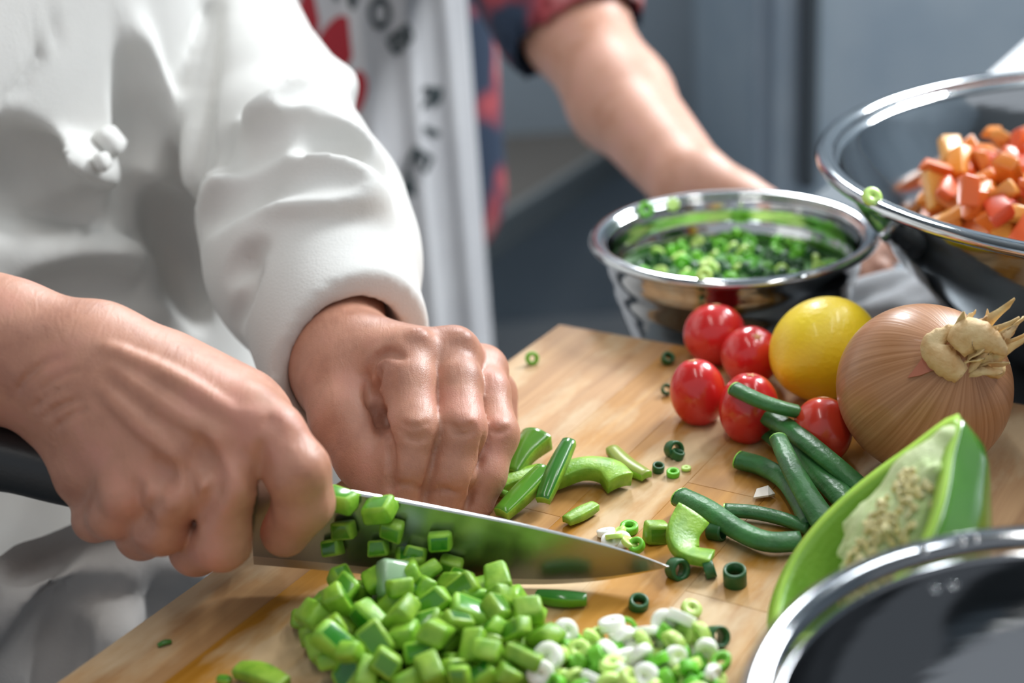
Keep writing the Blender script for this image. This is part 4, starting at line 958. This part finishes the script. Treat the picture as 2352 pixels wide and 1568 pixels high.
# ------------------------------------------------------------------ strips and chunks of pepper
def strip(label, pts, wpx, tpx, skin_up=True, mats_=None, name='pepper_strip', roll=None, taper=None, group='cut green pepper strips and pieces'):
    P_ = [Bz(x, y, z) for x, y, z in pts]; k = mmpx(P_[len(P_) // 2]); w_ = wpx * k * .6; t_ = tpx * k * .6; sec = []; mm = []
    N_ = 7
    for i in range(N_ + 1):
        g = -1 + 2 * i / N_; sec.append((w_ * g, t_ * (1 - .5 * g * g) if skin_up else t_ * (1 - .3 * g * g)))
    for i in range(N_ + 1):
        g = 1 - 2 * i / N_; sec.append((w_ * g * .94, -t_ * (.7 + .3 * g * g)))
    n_ = len(sec); mm = [0 if (i < N_) == skin_up else 1 for i in range(n_)]; mm[N_] = 1; mm[n_ - 1] = 1
    me_ = sweep(name, P_, sec, scale=taper or (lambda f: .78 + .22 * math.sin(math.pi * f) + .0), mats=mm, capmat=1, n=6, roll=roll)
    o_ = link(name, me_, mats_ or [M_pskin, M_pflesh]); md = o_.modifiers.new('bevel', 'BEVEL'); md.width = .0003; md.segments = 1; md.limit_method = 'ANGLE'
    # origin at the piece
    c = sum(P_, Vector()) / len(P_); me_.transform(Matrix.Translation(-c)); o_.location = c
    return tag(o_, label, 'pepper piece', group)
strip('wide green pepper wedge standing against the knuckles', [(1172, 1088, .006), (1200, 1040, .010), (1236, 1003, .012)], 60, 40, True, taper=lambda f: .6 + .5 * f)
strip('dark green pepper strip with a shiny white end leaning on others', [(1246, 1150, .006), (1272, 1085, .012), (1308, 1012, .018)], 36, 26, True, [M_dskin, M_pflesh])
strip('bright curved pepper strip pointing to the tomatoes', [(1262, 1102, .005), (1335, 1075, .007), (1395, 1080, .007), (1425, 1108, .005)], 52, 34, False, taper=lambda f: .9 + .2 * f)
strip('green pepper strip leaning upright beside the fingertips', [(1150, 1180, .004), (1205, 1125, .008), (1252, 1075, .012)], 44, 30, True)
strip('yellow-green pepper strip half under the others by the fingertips', [(1140, 1120, .004), (1190, 1098, .005), (1245, 1078, .005)], 40, 26, False)
strip('narrow olive pepper strip lying apart beyond the curved one', [(1405, 1030, .003), (1440, 1066, .003), (1486, 1092, .003)], 34, 22, True, [mat('olive_skin', '8c9a3a', .35), M_pflesh])
strip('small pale pepper stick behind the blade', [(1300, 1196, .003), (1335, 1178, .003), (1368, 1160, .003)], 30, 20, False)
strip('small curled pepper shred near the fingertips', [(1150, 1128, .004), (1168, 1140, .005), (1175, 1160, .003)], 18, 14, True)
strip('dark green pepper stick just under the cutting edge', [(1232, 1366, .003), (1290, 1372, .0035), (1348, 1374, .003)], 34, 26, True, [M_dskin, M_pskin])
strip('curled pepper chunk with a glossy pale face by the knife tip', [(1590, 1182, .012), (1568, 1225, .009), (1580, 1268, .006), (1636, 1282, .005)], 66, 26, False, roll=lambda f: -.6 + .5 * f, taper=lambda f: 1.1 - .35 * f)
strip('long pepper strip at the near edge of the board', [(545, 1536, .004), (595, 1545, .005), (655, 1572, .004)], 46, 28, False)
strip('tiny green pepper scrap at the near left corner of the board', [(500, 1556, .002), (530, 1562, .002)], 20, 14, True)
strip('thin dark herb scrap alone on the left end of the board', [(362, 1482, .001), (378, 1474, .0015), (394, 1472, .001)], 12, 8, True, [M_dskin, M_dskin])

# small single bits
def die_mesh(i):
    rg = random.Random(40 + i); bm = bmesh.new(); bmesh.ops.create_cube(bm, size=1)
    for v in bm.verts: v.co = Vector((v.co.x * (.0108 + rg.uniform(-.001, .001)), v.co.y * .0096, v.co.z * .0072)) * 1.0; v.co += Vector((rg.uniform(-.0012, .0012), rg.uniform(-.0012, .0012), rg.uniform(-.0007, .0007)))
    top = max(bm.faces, key=lambda f_: f_.calc_center_median().z); top.material_index = 0
    for f_ in bm.faces: f_.material_index = 0 if f_ is top else 1
    bmesh.ops.bevel(bm, geom=list(bm.edges), offset=.0016, segments=2, profile=.5, affect='EDGES', material=1)
    me_ = bpy.data.meshes.new('pepper_cube'); bm.to_mesh(me_); bm.free(); me_.shade_smooth(); return me_
DM = []
for i in range(6):
    me_ = die_mesh(i)
    for mm in ([M_pskin, M_pflesh] if i % 3 else [M_dskin, M_pflesh]): me_.materials.append(mm)
    DM.append(me_)
def ring_mesh(ro_, ri_, h_, m):
    me_ = lathe('scallion_ring', [(ri_, -h_ / 2), (ro_ * .96, -h_ / 2), (ro_, -h_ * .35), (ro_, h_ * .35), (ro_ * .96, h_ / 2), (ri_, h_ / 2), (ri_ * .96, 0), (ri_, -h_ / 2)], 20); me_.materials.append(m); me_.shade_smooth(); return me_
RM = {'dark': ring_mesh(.0034, .0022, .004, M_scald), 'green': ring_mesh(.0042, .0020, .0034, M_sg), 'light': ring_mesh(.0044, .0008, .0024, M_sl), 'white': ring_mesh(.0048, .0006, .0030, M_sw), 'tube': ring_mesh(.0036, .0026, .0062, M_scald)}
def bit(name, me_, px, py, z, label, cat, rot, group, sc=1.0):
    o_ = bpy.data.objects.new(name, me_); COL.objects.link(o_); o_.location = Bz(px, py, z); o_.rotation_euler = rot; o_.scale = (sc,) * 3; return tag(o_, label, cat, group)
GB = 'loose scallion rings on the board'
for k, px, py, z, lab, rot, sc in [
    ('dark', 1548, 1032, .003, 'dark scallion ring standing upright beyond the curved pepper strip', (1.2, .3, .4), 1.2), ('dark', 1556, 1044, .002, 'flattened dark scallion ring leaning on an upright one', (.3, .2, 1), .9),
    ('dark', 1512, 1074, .002, 'small dark scallion scrap before the dark upright ring', (.2, .1, 0), .8), ('green', 1546, 1086, .0015, 'yellow-green scallion scrap beside a small dark one', (.1, 0, 0), .7), ('light', 1576, 1075, .001, 'tiny pale scallion crumb near the dark ones', (0, 0, 0), .5),
    ('dark', 1534, 823, .003, 'dark scallion ring lying behind the tomatoes near the board edge', (.5, .3, 0), 1.0), ('dark', 1531, 894, .003, 'dark scallion scrap against the tomato farthest from the onion', (.8, .2, 0), .8),
    ('green', 1222, 823, .003, 'pale green scallion ring alone near the far corner of the board', (1.2, 0, .3), .85), ('tube', 1688, 1325, .0034, 'hollow dark scallion tube standing alone in front of the pepper chunk', (.15, -.1, .3), 1.25), ('tube', 1645, 1462, .003, 'hollow scallion ring facing up near the sliced white pile', (1.0, .4, .3), 1.1),
    ('dark', 1467, 1386, .002, 'dark scallion ring on the pale scratch of the board', (.3, .1, 0), 1.1), ('light', 1588, 1398, .003, 'pale green crumb alone between the white pile and the pepper half', (.4, .3, 0), .9), ('green', 1445, 1212, .002, 'faint green ring just beyond the back of the blade', (.1, 0, 0), .9),
    ('green', 1300, 1506, .002, 'green crumb between the cube heap and the white sliced pile', (.2, .4, 0), .8), ('dark', 1556, 1307, .003, 'dark green ring touching the knife tip', (1.3, .2, .5), 1.3), ('dark', 1630, 1308, .003, 'dark green ring under the curled pepper chunk', (1.3, .2, 1.5), 1.0),
    ('tube', 1645, 1221, .003, 'dark scallion ring beneath the curved stalk', (1.4, .2, .9), 1.0)]:
    bit('scallion_ring', RM[k], px, py, z, lab, 'scallion', rot, GB, sc)
bit('pepper_cube', DM[1], 1507, 1222, .004, 'single bright pepper cube near the pale ring behind the knife', 'pepper piece', (1.4, .2, .3), 'single pepper cubes', .9)
for i, (px, py, k) in enumerate([(1392, 1222, 'white'), (1410, 1232, 'light'), (1428, 1240, 'white'), (1446, 1246, 'light'), (1402, 1242, 'white'), (1462, 1252, 'green'), (1420, 1222, 'light')]):
    bit('scallion_slice', RM[k], px, py, .002 + .002 * (i % 2), 'pale scallion slice in the small row behind the knife tip', 'scallion', (R_.uniform(-.6, .6), R_.uniform(-.6, .6), R_.uniform(0, 3)), 'pale slices behind the knife tip', .8)
# papery white chip
c_ = Bz(1752, 1132, .002); vs_ = [(-.0045, -.003, 0), (.0015, -.0042, .0012), (.005, -.001, 0), (.003, .0038, .0014), (-.002, .003, 0.0006)]
o = link('garlic_chip', mesh_from('garlic_chip', vs_, [(0, 1, 2, 3, 4)]), mat('garlic_white', 'e2d9cc', .5), None, False); o.location = c_; md = o.modifiers.new('s', 'SOLIDIFY'); md.thickness = .0008
tag(o, 'thin white chip lying between the scallion stalks', 'garlic')

# ------------------------------------------------------------------ heaps: pieces dropped one by one
def in_poly(x, y, poly):
    c = False; j = len(poly) - 1
    for i in range(len(poly)):
        if (poly[i][1] > y) != (poly[j][1] > y) and x < (poly[j][0] - poly[i][0]) * (y - poly[i][1]) / (poly[j][1] - poly[i][1]) + poly[i][0]: c = not c
        j = i
    return c
def drop(n, sampler, r_, floor_fn, tries=14, over=0.86, blocked=None):
    S_ = []
    for _ in range(n):
        best = None
        for _t in range(tries):
            x, y = sampler(); z = floor_fn(x, y) + r_ * .75
            for (a, b, c) in S_:
                d2 = (a - x) ** 2 + (b - y) ** 2; lim = (2 * r_ * over) ** 2
                if d2 < lim: z = max(z, c + math.sqrt(lim - d2) * .82)
            if blocked and blocked(x, y, z): continue
            if best is None or z < best[2]: best = (x, y, z)
        if best: S_.append(best)
    return S_
def poly_sampler(poly, rg, bias=None):
    W = [Bz(px, py, .002) for px, py in poly]; P_ = [(v.x, v.y) for v in W]; x0_, x1_ = min(p_[0] for p_ in P_), max(p_[0] for p_ in P_); y0_, y1_ = min(p_[1] for p_ in P_), max(p_[1] for p_ in P_)
    cx_, cy_ = (sum(p_[0] for p_ in P_) / len(P_), sum(p_[1] for p_ in P_) / len(P_))
    def f():
        while True:
            x, y = rg.uniform(x0_, x1_), rg.uniform(y0_, y1_)
            if in_poly(x, y, P_):
                if bias and rg.random() < bias: x = x * .6 + cx_ * .4; y = y * .6 + cy_ * .4
                return x, y
    return f
def near_blade(x, y, z, m=.006):
    q = Vector((x, y, z)) - e0; return q.dot(kn) < m and q.dot(ke) > -.01 and q.dot(ke) < .2
rg = random.Random(21)
poly = [(700, 1425), (810, 1385), (930, 1362), (1100, 1372), (1215, 1415), (1250, 1500), (1230, 1600), (1000, 1640), (800, 1600), (740, 1500)]
cubes = drop(118, poly_sampler(poly, rg, .2), .0052, lambda x, y: 0.0, blocked=near_blade)
poly2 = [(860, 1320), (1000, 1330), (1060, 1400), (900, 1420)]
for i, (x, y, z) in enumerate(cubes):
    o_ = bpy.data.objects.new('pepper_cube', DM[rg.randrange(6)]); COL.objects.link(o_); o_.location = (x, y, z); sc = rg.uniform(.8, 1.12); o_.scale = (sc * rg.uniform(.75, 1.4), sc * rg.uniform(.8, 1.1), sc)
    o_.rotation_euler = (rg.gauss(0, .7) + (math.pi if rg.random() < .45 else 0), rg.gauss(0, .6), rg.uniform(0, 6.3)) 
    tag(o_, 'small green pepper cube in the big heap in front of the knife', 'pepper piece', 'heap of diced green pepper')
pm = die_mesh(9); pm.materials.append(M_dflesh); pm.materials.append(M_dflesh)
bit('pepper_cube', pm, 908, 1326, .016, 'pale glassy pepper cube on top of the heap, against the blade', 'pepper piece', (.9, .4, .5), 'single pepper cubes', 1.35)
bit('pepper_cube', DM[0], 942, 1286, .013, 'dark green pepper cube stuck to the blade just above the heap', 'pepper piece', (.1, .1, .1), 'single pepper cubes', 1.1)
# two cubes on the knife back; the others imitate reflections in the blade
for i, (px, py, sc, lab) in enumerate([(788, 1135, 1.05, 'bright green pepper cube on the back of the knife next to the index finger'), (879, 1158, 1.15, 'bright green pepper cube on the back of the knife, second from the fist'), (790, 1205, .8, None), (905, 1205, .85, None), (1012, 1232, .85, None), (955, 1262, .8, None), (1040, 1290, .85, None), (765, 1248, .75, None), (870, 1248, .7, None)]):
    x_, z_ = kloc(px, py); o_ = bpy.data.objects.new('pepper_cube', DM[(i * 2 + 1) % 6]); COL.objects.link(o_); o_.location = kpt(x_, z_, .0045 * sc if lab is None else .0046)
    if lab: o_.data = DM[1 if i else 4]
    o_.rotation_euler = ((1.3 if lab is None else .15) + R_.uniform(-.2, .2), R_.uniform(-.3, .3), R_.uniform(-.4, .1)); o_.scale = (sc, sc * .9, sc)
    tag(o_, lab or 'pepper cube imitating a dim reflection in the face of the blade', 'pepper piece', 'single pepper cubes' if lab else 'cubes imitating reflections in the blade')
# sliced scallions on the board
poly = [(1250, 1540), (1320, 1490), (1440, 1480), (1560, 1475), (1640, 1510), (1665, 1570), (1600, 1660), (1300, 1660), (1220, 1600)]
sl = drop(120, poly_sampler(poly, rg, .4), .0036, lambda x, y: 0.0)
for i, (x, y, z) in enumerate(sl):
    k = rg.choice(['white', 'white', 'light', 'light', 'green', 'light', 'green'])
    o_ = bpy.data.objects.new('scallion_slice', RM[k]); COL.objects.link(o_); o_.location = (x, y, z); sc = rg.uniform(.85, 1.25); o_.scale = (sc * rg.uniform(.55, 1.1), sc, sc * rg.uniform(.8, 1.3)); o_.rotation_euler = (rg.gauss(0, 1.2), rg.gauss(0, .8), rg.uniform(0, 6))
    tag(o_, 'pale scallion slice in the white and green pile at the near board edge', 'scallion', 'pile of sliced scallions on the board')
# scallions in the small bowl
def disc(cx_, cy_, r_, rg_):
    def f():
        a = rg_.uniform(0, 6.283); q = r_ * math.sqrt(rg_.random()); return cx_ + q * math.cos(a), cy_ + q * math.sin(a)
    return f
M_fill = mat('packed_scallion', '2c6a26', .6, noise=('579a34', 150, .35, .65), bump=.5, bscale=200)
def mound(name, cx_, cy_, z_, r_, hgt, m, parent, lab, cat):
    vs_ = [(0, 0, hgt)]; fs_ = []; nr, nsg = 12, 48
    for i in range(1, nr + 1):
        for j in range(nsg):
            a = 2 * math.pi * j / nsg; f_ = i / nr; vs_.append((r_ * f_ * math.cos(a), r_ * f_ * math.sin(a), hgt * (1 - f_ * f_) + .0015 * math.sin(9 * a + i * 2) * (1 - f_)))
    fs_ += [(0, 1 + j, 1 + (j + 1) % nsg) for j in range(nsg)]
    for i in range(nr - 1):
        for j in range(nsg): fs_.append((1 + i * nsg + j, 1 + (i + 1) * nsg + j, 1 + (i + 1) * nsg + (j + 1) % nsg, 1 + i * nsg + (j + 1) % nsg))
    o_ = link(name, mesh_from(name, vs_, fs_), m); o_.location = (cx_, cy_, z_); return tag(o_, lab, cat, None, 'stuff')
mound('chopped_scallions', .128, .757, .006, .064, .006, M_fill, None, 'packed chopped scallions filling the small steel bowl', 'scallion')
for i, (x, y, z) in enumerate(drop(110, disc(.129, .757, .056, rg), .0045, lambda x, y: .009)):
    k = rg.choice(['dark', 'green', 'dark', 'light', 'green', 'dark'])
    o_ = bpy.data.objects.new('scallion_ring', RM[k]); COL.objects.link(o_); o_.location = (x, y, z); o_.rotation_euler = (rg.gauss(0, .8), rg.gauss(0, .8), rg.uniform(0, 6)); tag(o_, 'green scallion ring lying inside the small steel bowl', 'scallion', 'scallion rings in the small bowl')
bc = Vector((.128, .757, .036))
for px, py, k, lab, s_ in [(1483, 482, 'green', 'green scallion scrap on the far left rim of the small bowl', 1.5), (1545, 470, 'light', 'pale scallion scrap on the far rim of the small bowl', 1.2), (1618, 632, 'light', 'bright scallion ring hanging over the near rim of the small bowl', 1.3), (1612, 655, 'dark', 'dark scallion shred hanging down the outside of the small bowl', 1.0)]:
    bit('scallion_ring', RM[k], px, py, .0375 if k != 'dark' else .031, lab, 'scallion', (.9, .2, 0), 'scallion scraps on bowl rims', s_ * .75)
bit('scallion_ring', RM['light'], 2003, 452, .088, 'yellow-green scallion ring on the rim of the large bowl', 'scallion', (.8, .3, 0), 'scallion scraps on bowl rims', 1.1)
# chopped orange vegetable in the large bowl
M_or = [mat('orange_flesh', c, .32, sss=.1, srad=(.006, .003, .001), vary=.12, coat=.1) for c in ('e58a2e', 'e0742a', 'd65a2c', 'e8a44c')]
M_fillo = mat('packed_orange', 'cf6a2c', .5, noise=('e08a3c', 90, .35, .65), bump=.5, bscale=150)
OX, OY = .345, .722
mound('chopped_carrot', OX, OY, .034, .118, .034, M_fillo, None, 'packed chopped orange vegetable filling the large steel bowl', 'vegetable')
om = []
for i in range(5):
    r9 = random.Random(70 + i); bm = bmesh.new(); bmesh.ops.create_cube(bm, size=1)
    for v in bm.verts: v.co = Vector((v.co.x * r9.uniform(.018, .026), v.co.y * .012, v.co.z * .007)) + Vector((r9.uniform(-.002, .002), r9.uniform(-.002, .002), r9.uniform(-.0015, .0015)))
    bmesh.ops.bevel(bm, geom=list(bm.edges), offset=.0015, segments=2, profile=.6, affect='EDGES'); me_ = bpy.data.meshes.new('carrot_chunk'); bm.to_mesh(me_); bm.free(); me_.shade_smooth(); me_.materials.append(M_or[i % 4]); om.append(me_)
def heap_floor(x, y):
    q = math.hypot(x - OX, y - OY) / .118; return .034 + .034 * (1 - min(q, 1.1) ** 2)
for i, (x, y, z) in enumerate(drop(230, disc(OX, OY, .110, rg), .0074, heap_floor, tries=4, over=.8)):
    o_ = bpy.data.objects.new('carrot_chunk', om[rg.randrange(5)]); COL.objects.link(o_); o_.location = (x, y, z); o_.rotation_euler = (rg.gauss(0, .6), rg.gauss(0, .6), rg.uniform(0, 6)); sc = rg.uniform(.7, 1.1); o_.scale = (sc,) * 3
    tag(o_, 'orange vegetable chunk heaped in the large steel bowl', 'vegetable', 'orange chunks in the large bowl')
# white cloth under the hand, between the bowls
cx_ = at(2072, 735, .845); cloth_m = mat('white_cloth', 'f2f6fa', .85, bump=.3, bscale=300)
cz = Field(axis([(cx_.x - .10, cx_.x + .10, .003)]), axis([(cx_.y - .08, cx_.y + .10, .003)]), axis([(-.033, .035, .0025)]))
for i, (dx, dy, h_) in enumerate([(-.03, 0, .012), (0, .01, .016), (.03, .0, .014), (-.01, -.02, .012), (.02, -.025, .010), (.045, .01, .012)]):
    cz.cap((cx_.x + dx - .02, cx_.y + dy - .01, -.018), (cx_.x + dx + .025, cx_.y + dy + .012, -.020 + h_ * .3), .010, .008, .012)
tag(link('kitchen_cloth', cz.mesh('kitchen_cloth', 1), cloth_m), 'crumpled white cloth under the fingers between the two far bowls', 'cloth')
# water drops on the rim of the nearest bowl
M_water = mat('water_drop', 'ffffff', .02); M_water.node_tree.nodes['Principled BSDF'].inputs['Transmission Weight'].default_value = 1; M_water.node_tree.nodes['Principled BSDF'].inputs['IOR'].default_value = 1.33
for i, (px, py) in enumerate([(2208, 1243), (2240, 1236), (2150, 1350), (2190, 1342), (2120, 1262)]):
    o_ = link('water_drop', ellipsoid('water_drop', .0016, .0016, .0010, 14, 8), M_water); p_ = Bz(px, py, .0716); o_.location = p_; tag(o_, 'tiny water drop on the rim of the nearest steel bowl', 'water drop', 'water drops on the nearest bowl')
